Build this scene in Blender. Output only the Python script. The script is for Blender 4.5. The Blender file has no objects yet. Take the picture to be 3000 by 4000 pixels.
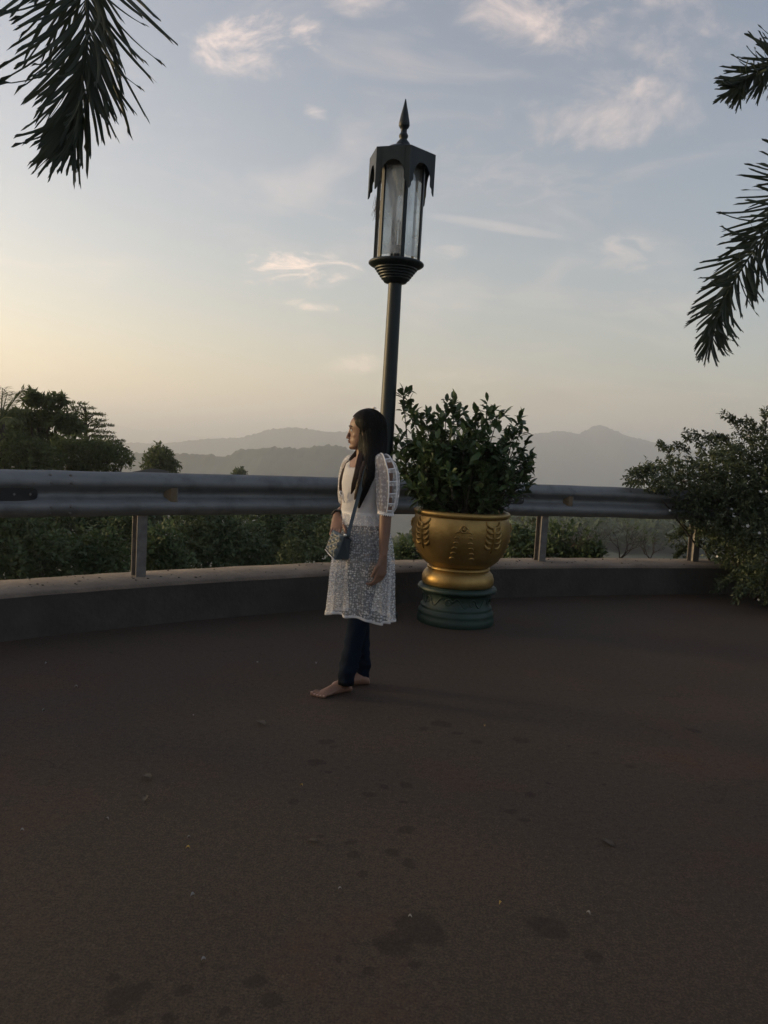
import bpy, bmesh, math, random
import numpy as np
from mathutils import Vector, Matrix, noise as mnoise

SC = bpy.context.scene
COL = SC.collection
R = math.radians
rng = np.random.default_rng(7)
random.seed(7)

# ------------------------------------------------------------------ camera
CAM_H, FPX, YH, ROLL = 1.37, 3050.0, 1735.0, R(3.3)
PITCH = math.atan((2000 - YH) / FPX)
_F = np.array([0, math.cos(PITCH), -math.sin(PITCH)])
_R0 = np.array([1.0, 0, 0]); _U0 = np.cross(_R0, _F)
_R = math.cos(ROLL) * _R0 + math.sin(ROLL) * _U0
_U = math.cos(ROLL) * _U0 - math.sin(ROLL) * _R0
_C = np.array([0, 0, CAM_H])
cd = bpy.data.cameras.new('camera'); cam = bpy.data.objects.new('camera', cd); COL.objects.link(cam)
cd.sensor_fit = 'VERTICAL'; cd.sensor_height = 24.0; cd.lens = 24.0 * FPX / 4000.0
cd.clip_start = 0.05; cd.clip_end = 40000
cam.matrix_world = Matrix(((_R[0], _U[0], -_F[0], 0), (_R[1], _U[1], -_F[1], 0), (_R[2], _U[2], -_F[2], CAM_H), (0, 0, 0, 1)))
SC.camera = cam

# ------------------------------------------------------------------ exposure
SC.view_settings.view_transform = 'Standard'; SC.view_settings.look = 'None'
SC.view_settings.gamma = 1.0; SC.view_settings.exposure = EXPO = 1.15
SC.view_settings.use_curve_mapping = False
SC.cycles.volume_bounces = 5
SC.cycles.max_bounces = 8
SC.cycles.transparent_max_bounces = 24
SC.cycles.use_denoising = True

# ------------------------------------------------------------------ sky and sun
SUN_EL, SUN_AZ = R(4.2), R(-77)          # azimuth from the view direction (+Y), negative = to the left
SUN_DIR = np.array([math.sin(SUN_AZ) * math.cos(SUN_EL), math.cos(SUN_AZ) * math.cos(SUN_EL), math.sin(SUN_EL)])
world = bpy.data.worlds.new('World'); SC.world = world; world.use_nodes = True
wn, wl = world.node_tree.nodes, world.node_tree.links
bg = wn['Background']; bg.inputs['Strength'].default_value = 0.15
sky = wn.new('ShaderNodeTexSky'); sky.sky_type = 'NISHITA'; sky.sun_disc = False
sky.sun_elevation = SUN_EL; sky.sun_rotation = SUN_AZ
sky.air_density = 1.0; sky.dust_density = 2.0; sky.ozone_density = 1.6; sky.altitude = 500
wtc = wn.new('ShaderNodeTexCoord')
def wmath(op, a, b=None, c=None, clamp=False):
    n = wn.new('ShaderNodeMath'); n.operation = op; n.use_clamp = clamp
    for i, v in enumerate((a, b, c)):
        if v is None: continue
        if isinstance(v, (int, float)): n.inputs[i].default_value = v
        else: wl.new(v, n.inputs[i])
    return n.outputs[0]
def wdot(v):
    n = wn.new('ShaderNodeVectorMath'); n.operation = 'DOT_PRODUCT'
    wl.new(wtc.outputs['Generated'], n.inputs[0]); n.inputs[1].default_value = tuple(v)
    return n.outputs['Value']
def wnoise(scale, detail, rough, stretch=(1, 1, 1), dist=0.0):
    m = wn.new('ShaderNodeMapping'); m.inputs['Scale'].default_value = stretch
    wl.new(wtc.outputs['Generated'], m.inputs['Vector'])
    n = wn.new('ShaderNodeTexNoise'); n.inputs['Scale'].default_value = scale
    n.inputs['Detail'].default_value = detail; n.inputs['Roughness'].default_value = rough
    n.inputs['Distortion'].default_value = dist
    wl.new(m.outputs[0], n.inputs['Vector']); return n.outputs['Fac']
def wramp(v, lo, hi):
    n = wn.new('ShaderNodeMapRange'); n.interpolation_type = 'SMOOTHSTEP'
    n.inputs['From Min'].default_value = lo; n.inputs['From Max'].default_value = hi
    wl.new(v, n.inputs['Value']); return n.outputs[0]
def sky_dir(x, y):
    d = _F + (x - 1500) / FPX * _R - (y - 2000) / FPX * _U
    return d / np.linalg.norm(d)
puff = wnoise(11, 7, 0.68, (1, 1, 1.7), 0.5)
wisp = wnoise(26, 6, 0.66, (0.8, 0.8, 2.2), 1.2)
# each cloud bank: where it hangs in the sky, half-extent along and across (radians), slope, texture, strength
clouds = [((1010, 175), 0.125, 0.050, 0.06, puff, 1.15), ((2120, 50), 0.115, 0.050, 0.1, puff, 0.75), ((2330, 440), 0.15, 0.055, 0.05, puff, 0.62),
          ((2700, 110), 0.10, 0.06, 0.3, puff, 0.55), ((1430, 10), 0.06, 0.02, 0, puff, 0.5),
          ((1160, 1045), 0.105, 0.030, -0.1, wisp, 1.2), ((1225, 450), 0.02, 0.018, 0.5, wisp, 0.6), ((1205, 1194), 0.055, 0.010, 0.06, wisp, 1.2),
          ((1950, 885), 0.11, 0.0075, 0.13, None, 0.22), ((2420, 985), 0.085, 0.035, 0, wisp, 0.42), ((1760, 985), 0.035, 0.018, 0, wisp, 0.4),
          ((1400, 1420), 0.06, 0.016, -0.10, puff, 1.3), ((2450, 1180), 0.14, 0.03, 0.05, wisp, 0.25), ((2000, 690), 0.18, 0.05, 0.1, wisp, 0.18),
          ((1800, 1470), 0.12, 0.02, -0.1, wisp, 0.3)]
tot = None
for (px, py), su, sv, slope, tex, amp in clouds:
    c = sky_dir(px, py); t1 = np.cross(c, (0, 0, 1)); t1 /= np.linalg.norm(t1); t2 = np.cross(t1, c)
    u = t1 * math.cos(slope) - t2 * math.sin(slope); v = t2 * math.cos(slope) + t1 * math.sin(slope)
    a = wdot(u / su); b = wdot(v / sv)
    q = wmath('ADD', wmath('MULTIPLY', a, a), wmath('MULTIPLY', b, b))
    q = wmath('ADD', q, wmath('MULTIPLY', wmath('LESS_THAN', wdot(c), 0.0), 50.0))
    fall = wmath('SUBTRACT', 1.0, q, clamp=True)
    if tex is not None:
        m = wmath('MULTIPLY_ADD', fall, 0.55, wmath('MULTIPLY_ADD', tex, 2.2, -1.28))
        m = wmath('MULTIPLY', wramp(m, 0.0, 1.05), wramp(fall, 0.0, 0.6))
    else:
        m = wmath('MULTIPLY', wramp(fall, 0, 1), wmath('MULTIPLY_ADD', wisp, 1.4, 0.1))
    m = wmath('MULTIPLY', m, amp)
    tot = m if tot is None else wmath('MAXIMUM', tot, m)
thin = wmath('MULTIPLY', wramp(wnoise(4.5, 7, 0.62, (1, 1, 3.0), 0.6), 0.50, 0.78), 0.22)
tot = wmath('MAXIMUM', tot, thin)
hsv = wn.new('ShaderNodeHueSaturation'); hsv.inputs['Saturation'].default_value = 0.80
wl.new(sky.outputs[0], hsv.inputs['Color'])
cloudcol = wn.new('ShaderNodeMix'); cloudcol.data_type = 'RGBA'; cloudcol.blend_type = 'MIX'
wl.new(wmath('MULTIPLY', tot, 0.75), cloudcol.inputs['Factor'])
tint = wn.new('ShaderNodeMix'); tint.data_type = 'RGBA'; tint.blend_type = 'MULTIPLY'; tint.inputs['Factor'].default_value = 1.0
wl.new(hsv.outputs[0], tint.inputs['A']); tint.inputs['B'].default_value = (1.07, 0.985, 1.02, 1)
wl.new(tint.outputs['Result'], cloudcol.inputs['A']); cloudcol.inputs['B'].default_value = (4.9, 3.7, 3.05, 1)
# low grey-mauve cloud bars near the horizon
low = None
for (px, py), su, sv, slope, amp in [((2560, 1552), 0.17, 0.010, 0.02, 0.5), ((2480, 1590), 0.20, 0.016, 0.02, 0.3), ((1385, 1562), 0.055, 0.011, 0.0, 0.6), ((1290, 1500), 0.03, 0.006, 0.0, 0.35), ((2750, 1510), 0.10, 0.007, 0.05, 0.3)]:
    c = sky_dir(px, py); t1 = np.cross(c, (0, 0, 1)); t1 /= np.linalg.norm(t1); t2 = np.cross(t1, c)
    u = t1 * math.cos(slope) - t2 * math.sin(slope); v = t2 * math.cos(slope) + t1 * math.sin(slope)
    a = wdot(u / su); b = wdot(v / sv)
    q = wmath('ADD', wmath('ADD', wmath('MULTIPLY', a, a), wmath('MULTIPLY', b, b)), wmath('MULTIPLY', wmath('LESS_THAN', wdot(c), 0.0), 50.0))
    m = wmath('MULTIPLY', wmath('MULTIPLY', wramp(wmath('SUBTRACT', 1.0, q, clamp=True), 0, .8), wmath('MULTIPLY_ADD', puff, 2.4, -.5, clamp=True)), amp)
    low = m if low is None else wmath('MAXIMUM', low, m)
lowmix = wn.new('ShaderNodeMix'); lowmix.data_type = 'RGBA'; lowmix.blend_type = 'MULTIPLY'
wl.new(low, lowmix.inputs['Factor']); wl.new(cloudcol.outputs['Result'], lowmix.inputs['A']); lowmix.inputs['B'].default_value = (0.58, 0.56, 0.64, 1)
wl.new(lowmix.outputs['Result'], bg.inputs['Color'])

sd = bpy.data.lights.new('sun', 'SUN'); sd.energy = 5.0; sd.angle = R(12); sd.color = (1.0, 0.73, 0.36)
sun = bpy.data.objects.new('sun', sd); COL.objects.link(sun)
sun.rotation_euler = Vector(SUN_DIR).to_track_quat('Z', 'Y').to_euler()

# ------------------------------------------------------------------ helpers
def ray(x, y): return _F + (x - 1500) / FPX * _R - (y - 2000) / FPX * _U
def G(x, y, z=0.0):
    d = ray(x, y); return _C + d * ((z - CAM_H) / d[2])
def P(x, y, Y):
    d = ray(x, y); return _C + d * (Y / d[1])

def mat(name, color, rough=0.7, metal=0.0, vary=0.0, scale=8.0, bump=0.0, bscale=60.0, color2=None, spec=0.5, detail=5, trans=0.0, coord='Object'):
    m = bpy.data.materials.new(name); m.use_nodes = True
    n, l = m.node_tree.nodes, m.node_tree.links
    b = n['Principled BSDF']; b.inputs['Roughness'].default_value = rough; b.inputs['Metallic'].default_value = metal
    b.inputs['Specular IOR Level'].default_value = spec
    b.inputs['Base Color'].default_value = (*color, 1)
    tc = n.new('ShaderNodeTexCoord')
    if vary or color2:
        t = n.new('ShaderNodeTexNoise'); t.inputs['Scale'].default_value = scale; t.inputs['Detail'].default_value = detail
        t.inputs['Roughness'].default_value = 0.65
        l.new(tc.outputs[coord], t.inputs['Vector'])
        r = n.new('ShaderNodeValToRGB'); r.color_ramp.elements[0].position = 0.36; r.color_ramp.elements[1].position = 0.66
        c2 = color2 or tuple(min(1, c * (1 + vary)) for c in color)
        c1 = color if color2 else tuple(c * (1 - vary) for c in color)
        r.color_ramp.elements[0].color = (*c1, 1); r.color_ramp.elements[1].color = (*c2, 1)
        l.new(t.outputs['Fac'], r.inputs['Fac']); l.new(r.outputs['Color'], b.inputs['Base Color'])
    if bump:
        t2 = n.new('ShaderNodeTexNoise'); t2.inputs['Scale'].default_value = bscale; t2.inputs['Detail'].default_value = 6
        l.new(tc.outputs[coord], t2.inputs['Vector'])
        bp = n.new('ShaderNodeBump'); bp.inputs['Strength'].default_value = bump; bp.inputs['Distance'].default_value = 0.02
        l.new(t2.outputs['Fac'], bp.inputs['Height']); l.new(bp.outputs['Normal'], b.inputs['Normal'])
    return m

def leafmat(name, c1, c2, trans=0.25, rough=0.55, scale=1.4, spec=0.3):
    """foliage: colour varies per clump and per leaf, some light passes through"""
    m = bpy.data.materials.new(name); m.use_nodes = True
    n, l = m.node_tree.nodes, m.node_tree.links
    b = n['Principled BSDF']; b.inputs['Roughness'].default_value = rough; b.inputs['Specular IOR Level'].default_value = spec
    g = n.new('ShaderNodeNewGeometry')
    tc = n.new('ShaderNodeTexCoord'); t = n.new('ShaderNodeTexNoise'); t.inputs['Scale'].default_value = scale
    l.new(tc.outputs['Object'], t.inputs['Vector'])
    add = n.new('ShaderNodeMath'); add.operation = 'MULTIPLY_ADD'; add.inputs[1].default_value = 0.55
    l.new(g.outputs['Random Per Island'], add.inputs[0])
    mm = n.new('ShaderNodeMath'); mm.operation = 'MULTIPLY_ADD'; mm.inputs[1].default_value = 1.6; mm.inputs[2].default_value = -0.55
    l.new(t.outputs['Fac'], mm.inputs[0]); l.new(mm.outputs[0], add.inputs[2])
    r = n.new('ShaderNodeValToRGB')
    r.color_ramp.elements[0].color = (*c1, 1); r.color_ramp.elements[1].color = (*c2, 1)
    l.new(add.outputs[0], r.inputs['Fac']); l.new(r.outputs['Color'], b.inputs['Base Color'])
    tr = n.new('ShaderNodeBsdfTranslucent'); l.new(r.outputs['Color'], tr.inputs['Color'])
    mx = n.new('ShaderNodeMixShader'); mx.inputs[0].default_value = trans
    l.new(b.outputs[0], mx.inputs[1]); l.new(tr.outputs[0], mx.inputs[2])
    l.new(mx.outputs[0], n['Material Output'].inputs['Surface'])
    return m

def link(name, me, parent=None, loc=None):
    o = bpy.data.objects.new(name, me); COL.objects.link(o)
    if loc is not None: o.location = tuple(loc)
    if parent is not None: o.parent = parent
    return o
def tag(o, label=None, cat=None, group=None, kind=None):
    for k, v in (('label', label), ('category', cat), ('group', group), ('kind', kind)):
        if v: o[k] = v
    return o
def empty(name, loc, rz=0.0, label=None, cat=None, group=None):
    o = bpy.data.objects.new(name, None); COL.objects.link(o); o.location = tuple(loc); o.rotation_euler = (0, 0, rz)
    return tag(o, label, cat, group)
def copy_tree(o, parent=None):
    c = o.copy(); COL.objects.link(c); c.parent = parent
    for ch in list(o.children): copy_tree(ch, c)
    return c

class MB:
    """collects geometry for one mesh"""
    def __init__(s): s.v = []; s.f = []; s.n = 0; s.uv = None
    def add(s, v, f):
        v = np.asarray(v, float).reshape(-1, 3)
        s.v.append(v); s.f += [tuple(int(i) + s.n for i in q) for q in f]; s.n += len(v); return s
    def box(s, c, size, rot=None):
        c = np.asarray(c, float); h = np.asarray(size, float) / 2
        v = np.array([[x, y, z] for x in (-1, 1) for y in (-1, 1) for z in (-1, 1)]) * h
        if rot is not None: v = v @ np.asarray(rot).T
        return s.add(v + c, [(0, 1, 3, 2), (4, 6, 7, 5), (0, 4, 5, 1), (2, 3, 7, 6), (0, 2, 6, 4), (1, 5, 7, 3)])
    def lathe(s, prof, seg=32, c=(0, 0, 0), cap=True, a0=0.0):
        prof = np.asarray(prof, float); a = np.arange(seg) / seg * 2 * math.pi + a0
        v = np.stack([np.outer(prof[:, 0], np.cos(a)), np.outer(prof[:, 0], np.sin(a)), np.repeat(prof[:, 1:2], seg, 1)], -1)
        n = len(prof); f = []
        for i in range(n - 1):
            for j in range(seg):
                k = (j + 1) % seg; f.append((i * seg + j, i * seg + k, (i + 1) * seg + k, (i + 1) * seg + j))
        if cap: f += [tuple(range(seg))[::-1], tuple((n - 1) * seg + j for j in range(seg))]
        return s.add(v.reshape(-1, 3) + np.asarray(c), f)
    def tube(s, pts, rad, seg=6, cap=True):
        pts = np.asarray(pts, float); n = len(pts); rad = np.broadcast_to(np.asarray(rad, float), (n,))
        t = np.gradient(pts, axis=0); t /= np.linalg.norm(t, axis=1)[:, None] + 1e-12
        ref = np.array([0, 0, 1.0]) if abs(t[0][2]) < 0.9 else np.array([1.0, 0, 0])
        u = np.cross(ref, t[0]); u /= np.linalg.norm(u); U = [u]
        for i in range(1, n):
            u = U[-1] - t[i] * (U[-1] @ t[i]); u /= np.linalg.norm(u) + 1e-12; U.append(u)
        U = np.array(U); V = np.cross(t, U); a = np.arange(seg) / seg * 2 * math.pi
        v = pts[:, None] + rad[:, None, None] * (U[:, None] * np.cos(a)[None, :, None] + V[:, None] * np.sin(a)[None, :, None])
        f = []
        for i in range(n - 1):
            for j in range(seg):
                k = (j + 1) % seg; f.append((i * seg + j, i * seg + k, (i + 1) * seg + k, (i + 1) * seg + j))
        if cap: f += [tuple(range(seg))[::-1], tuple((n - 1) * seg + j for j in range(seg))]
        return s.add(v.reshape(-1, 3), f)
    def loft(s, rings, closed=True, cap=False):
        rings = np.asarray(rings, float); n, m = rings.shape[:2]; f = []
        for i in range(n - 1):
            for j in range(m if closed else m - 1):
                k = (j + 1) % m; f.append((i * m + j, i * m + k, (i + 1) * m + k, (i + 1) * m + j))
        if cap: f += [tuple(range(m))[::-1], tuple((n - 1) * m + j for j in range(m))]
        return s.add(rings.reshape(-1, 3), f)
    def ellipsoid(s, c, r, rot=None, nu=16, nv=10):
        th = np.linspace(0, math.pi, nv + 1)
        rings = [[(math.sin(t) * math.cos(a), math.sin(t) * math.sin(a), math.cos(t)) for a in np.arange(nu) / nu * 2 * math.pi] for t in th]
        v = np.array(rings).reshape(-1, 3) * np.asarray(r)
        if rot is not None: v = v @ np.asarray(rot).T
        f = []
        for i in range(nv):
            for j in range(nu):
                k = (j + 1) % nu; f.append((i * nu + j, (i + 1) * nu + j, (i + 1) * nu + k, i * nu + k))
        return s.add(v + np.asarray(c), f)
    def mesh(s, name, material=None, smooth=True, weld=False):
        me = bpy.data.meshes.new(name)
        v = np.concatenate(s.v) if s.v else np.zeros((0, 3))
        me.from_pydata(v.tolist(), [], s.f); 
        if weld:
            bm = bmesh.new(); bm.from_mesh(me); bmesh.ops.remove_doubles(bm, verts=bm.verts, dist=1e-5)
            bmesh.ops.recalc_face_normals(bm, faces=bm.faces); bm.to_mesh(me); bm.free()
        if material: me.materials.append(material)
        if smooth: me.polygons.foreach_set('use_smooth', [True] * len(me.polygons))
        me.update(); return me
    def build(s, name, material=None, parent=None, smooth=True, loc=None, weld=False, sharp=None):
        me = s.mesh(name, material, smooth, weld)
        if sharp is not None: me.set_sharp_from_angle(angle=R(sharp))
        return link(name, me, parent, loc)

def fastmesh(name, v, f, material=None, smooth=False):
    """big mesh from numpy arrays; f is (n,3) or (n,4)"""
    me = bpy.data.meshes.new(name); v = np.asarray(v, np.float32); f = np.asarray(f, np.int32); k = f.shape[1]
    me.vertices.add(len(v)); me.vertices.foreach_set('co', v.ravel())
    me.loops.add(f.size); me.loops.foreach_set('vertex_index', f.ravel())
    me.polygons.add(len(f)); me.polygons.foreach_set('loop_start', np.arange(len(f), dtype=np.int32) * k)
    me.polygons.foreach_set('loop_total', np.full(len(f), k, np.int32))
    if smooth: me.polygons.foreach_set('use_smooth', np.ones(len(f), bool))
    if material: me.materials.append(material)
    me.update(calc_edges=True); me.validate(); return me

# leaf blade: folded along the midrib, 4 triangles
LEAF_V = np.array([[0, 0, 0], [-.5, .42, .10], [.5, .42, .10], [0, 1, -.12], [0, .5, 0.0]])
LEAF_F = np.array([[0, 4, 1], [0, 2, 4], [1, 4, 3], [4, 2, 3]])
LEAF2_V = np.array([[0, 0, 0], [-.5, .45, .05], [.5, .45, .05], [0, 1, -.1]]); LEAF2_F = np.array([[0, 2, 1], [1, 2, 3]])
# rounder blade for foliage seen close
LEAF3_V = np.array([[0, 0, 0], [-.30, .20, .05], [.30, .20, .05], [-.5, .50, .07], [.5, .50, .07], [-.36, .78, .02], [.36, .78, .02], [0, 1.0, -.09], [0, .25, 0], [0, .52, .0], [0, .80, -.03]])
LEAF3_F = np.array([[0, 8, 1], [0, 2, 8], [1, 8, 3], [8, 9, 3], [8, 2, 4], [8, 4, 9], [3, 9, 5], [9, 10, 5], [9, 4, 6], [9, 6, 10], [5, 10, 7], [10, 6, 7]])
def leaves(pos, dirs, length, width, r, simple=False, roll=0.6, up=(0, 0, 1)):
    """arrays of leaf blades growing from pos along dirs"""
    LV, LF = (LEAF3_V, LEAF3_F) if simple == 'fine' else (LEAF2_V, LEAF2_F) if simple else (LEAF_V, LEAF_F)
    pos = np.asarray(pos, float); n = len(pos)
    d = np.asarray(dirs, float); d = d / (np.linalg.norm(d, axis=1)[:, None] + 1e-9)
    upv = np.asarray(up, float) + r.normal(0, roll, (n, 3))
    x = np.cross(d, upv); x /= np.linalg.norm(x, axis=1)[:, None] + 1e-9
    z = np.cross(x, d)
    L = np.broadcast_to(length, (n,)); Wd = np.broadcast_to(width, (n,))
    v = (pos[:, None] + x[:, None] * (LV[None, :, 0, None] * Wd[:, None, None])
         + d[:, None] * (LV[None, :, 1, None] * L[:, None, None]) + z[:, None] * (LV[None, :, 2, None] * L[:, None, None]))
    f = LF[None] + (np.arange(n) * len(LV))[:, None, None]
    return v.reshape(-1, 3), f.reshape(-1, 3)
def rdir(n, r, zmin=-1.0):
    z = r.uniform(zmin, 1, n); a = r.uniform(0, 2 * math.pi, n); s = np.sqrt(1 - z * z)
    return np.stack([s * np.cos(a), s * np.sin(a), z], 1)
def cat_meshes(parts):
    vs, fs, o = [], [], 0
    for v, f in parts:
        vs.append(v); fs.append(f + o); o += len(v)
    return np.concatenate(vs), np.concatenate(fs)
# ================================================================== THE SETTING
def fbm(x, y, oct=5, seed=0.0, rough=0.5):
    return mnoise.fractal(Vector((x + seed * 17.3, y - seed * 9.1, seed)), 1.0 - rough + 0.5, 2.0, oct)

# wall line (front face at the ground), metres
WALL = np.array([(-4.6, 1.9), (-3.9, 2.9), (-3.15, 3.9), (-2.36, 4.77), (-1.9, 5.18), (-1.39, 5.6), (-0.5, 6.24), (0.35, 6.78), (1.22, 7.25), (2.0, 7.58), (2.75, 7.86), (3.9, 8.24), (5.2, 8.6), (6.8, 8.95)])
def smooth_line(p, n):
    p = np.asarray(p, float); t = np.arange(len(p)); tt = np.linspace(0, len(p) - 1, n); out = []
    for s in tt:
        i = min(int(s), len(p) - 2); u = s - i
        p0, p1, p2, p3 = p[max(i - 1, 0)], p[i], p[i + 1], p[min(i + 2, len(p) - 1)]
        out.append(0.5 * ((2 * p1) + (-p0 + p2) * u + (2 * p0 - 5 * p1 + 4 * p2 - p3) * u * u + (-p0 + 3 * p1 - 3 * p2 + p3) * u ** 3))
    return np.array(out)
WL = smooth_line(WALL, 160)
_t = np.gradient(WL, axis=0); _t /= np.linalg.norm(_t, axis=1)[:, None]
WN = np.stack([-_t[:, 1], _t[:, 0]], 1)            # outwards, away from the platform
WT = _t
def wall_at(x):                                     # index on the wall line by x
    return int(np.argmin(np.abs(WL[:, 0] - x)))
def beyond(x, y):
    """signed distance past the wall's front line (positive = outside)"""
    d = (WL[:, 0] - x) ** 2 + (WL[:, 1] - y) ** 2; i = int(np.argmin(d))
    return float((x - WL[i, 0]) * WN[i, 0] + (y - WL[i, 1]) * WN[i, 1])

def terrain_h(x, y):
    s = beyond(x, y)
    if s <= 0.55: return -0.25
    k = 1 / (1 + math.exp(max(-40, min(40, (x + 1.5 + 0.03 * s) / (1.2 + 0.10 * abs(s))))))       # 1 on the left flank, 0 over the valley on the right
    left = -0.25 - 0.16 * s - 0.0006 * s * s if s < 130 else -31.2 - 0.32 * (s - 130)
    right = -0.6 - 0.62 * s if s < 14 else (-9.28 - 0.075 * (s - 14) if s < 140 else (-18.7 - 0.058 * (s - 140) if s < 1100 else -74.4 - 0.2 * (s - 1100)))
    h = left * k + right * (1 - k)
    h = max(h, -135 + 18 * fbm(x / 400, y / 400, 4, 3))
    if s > 3: h += min(s / 30, 3.0) * fbm(x / 14, y / 14, 3, 1) * 0.6
    return h

M_terr = mat('hillside_soil', (0.045, 0.055, 0.03), 0.95, vary=0.5, scale=0.05, bump=0.3, bscale=0.6)
def build_terrain():
    g = np.concatenate([np.linspace(-9000, -900, 14), np.geomspace(820, 14, 34) * -1, np.linspace(-13, 13, 53), np.geomspace(14, 820, 34), np.linspace(900, 9000, 14)])
    gy = np.concatenate([np.linspace(-1500, -30, 8), np.linspace(-26, 4, 12), np.linspace(4.6, 30, 44), np.geomspace(31, 1200, 50), np.linspace(1350, 9000, 22)])
    v = []
    for y in gy:
        for x in g: v.append((x, y, terrain_h(x, y)))
    nx = len(g); f = []
    for j in range(len(gy) - 1):
        for i in range(nx - 1): f.append((j * nx + i, j * nx + i + 1, (j + 1) * nx + i + 1, (j + 1) * nx + i))
    o = link('terrain', fastmesh('terrain', np.array(v), np.array(f), M_terr, True)); tag(o, kind='structure')
build_terrain()

M_hill = mat('forested_hill', (0.028, 0.040, 0.022), 0.95, vary=0.45, scale=0.02, detail=8)
def hill(name, depth, prof, base, half, bump, step, seed):
    """a mountain ridge: skyline laid out at its real distance, flanks falling to the valley on both sides"""
    pts = np.array([P(x, y, depth) for x, y in prof]); xs = np.arange(pts[0, 0], pts[-1, 0], step)
    zs = np.interp(xs, pts[:, 0], pts[:, 2])
    k = np.ones(5) / 5; zp = np.convolve(np.pad(zs, 2, mode='edge'), k, 'valid') if step < 30 else zs
    zs = 0.5 * zs + 0.5 * zp
    rows = np.concatenate([np.linspace(-1, -0.12, 14), np.linspace(-0.09, 0.09, 9), np.linspace(0.15, 1, 8)])
    v = []
    for t in rows:
        sh = (1 - abs(t)) ** 1.35 if t < 0 else (1 - t) ** 1.2
        for x, z in zip(xs, zs):
            spur = 0.22 * fbm(x / (half * 0.35), t * 2.2, 4, seed) * min(1, abs(t) * 5) * (1 - abs(t))
            zz = base + (z - base) * min(1.0, max(0, sh + spur))
            cell = mnoise.noise(Vector((x / (bump * 3.2), t * half / (bump * 3.2), seed))) + 0.6 * mnoise.noise(Vector((x / (bump * 1.1), t * half / (bump * 1.1), seed + 4)))
            v.append((x, depth + t * half + 0.1 * half * fbm(x / half, 0.3, 3, seed + 2), zz + bump * (abs(cell) - 0.35) * (0.4 + sh)))
    n = len(xs); f = []
    for j in range(len(rows) - 1):
        a = np.arange(n - 1) + j * n
        f.append(np.stack([a, a + 1, a + n + 1, a + n], 1))
    o = link(name, fastmesh(name, np.array(v), np.concatenate(f), M_hill, True)); tag(o, kind='structure'); return o
hill('hill', 950, [(-900, 1700), (-200, 1740), (300, 1775), (480, 1762), (643, 1765), (780, 1772), (882, 1780), (925, 1755), (1034, 1743), (1099, 1746), (1179, 1749), (1237, 1735), (1309, 1734), (1367, 1753), (1440, 1790), (1600, 1850), (1900, 1960)], -110, 330, 5.0, 3.0, 1)
hill('hill', 2300, [(-1500, 1640), (-500, 1690), (200, 1728), (450, 1726), (600, 1731), (687, 1724), (788, 1714), (947, 1707), (990, 1695), (1048, 1677), (1135, 1666), (1208, 1674), (1280, 1684), (1352, 1684), (1500, 1720), (1700, 1790), (2000, 1900)], -140, 700, 6.0, 7.0, 2)
hill('mountain', 2700, [(1350, 1800), (1550, 1740), (1700, 1700), (1782, 1668), (1833, 1657), (1872, 1665), (1950, 1671), (1982, 1672), (2001, 1684), (2048, 1697), (2158, 1686), (2185, 1680), (2225, 1685), (2265, 1694), (2298, 1673), (2334, 1655), (2364, 1666), (2417, 1692), (2463, 1706), (2523, 1722), (2576, 1731), (2640, 1745), (2900, 1800), (3400, 1850), (4200, 1800)], -150, 1100, 6.0, 7.0, 3)
hill('mountain', 5200, [(1900, 1790), (2400, 1750), (2560, 1733), (2650, 1722), (2729, 1706), (2828, 1693), (2950, 1690), (3200, 1705), (3700, 1690), (4500, 1720)], -150, 1400, 9.0, 25.0, 4)
hill('mountain', 6000, [(-2500, 1560), (-600, 1600), (0, 1630), (250, 1640), (424, 1655), (480, 1664), (554, 1680), (627, 1680), (699, 1692), (771, 1704), (950, 1712), (1300, 1716), (1700, 1740), (2100, 1770)], -150, 1500, 9.0, 25.0, 5)

# the air: one closed box of pale haze
HZ = MB().box((0, 3300, 15), (17000, 10400, 420)).build('haze', None, smooth=False)
tag(HZ, kind='stuff')
mh = bpy.data.materials.new('haze'); mh.use_nodes = True
nn = mh.node_tree.nodes; nn.remove(nn['Principled BSDF'])
pv = nn.new('ShaderNodeVolumePrincipled'); pv.inputs['Color'].default_value = (0.94, 0.965, 1.0, 1)
pv.inputs['Density'].default_value = 5.8e-4; pv.inputs['Anisotropy'].default_value = 0.42
mh.node_tree.links.new(pv.outputs[0], nn['Material Output'].inputs['Volume'])
HZ.data.materials.append(mh)

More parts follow.
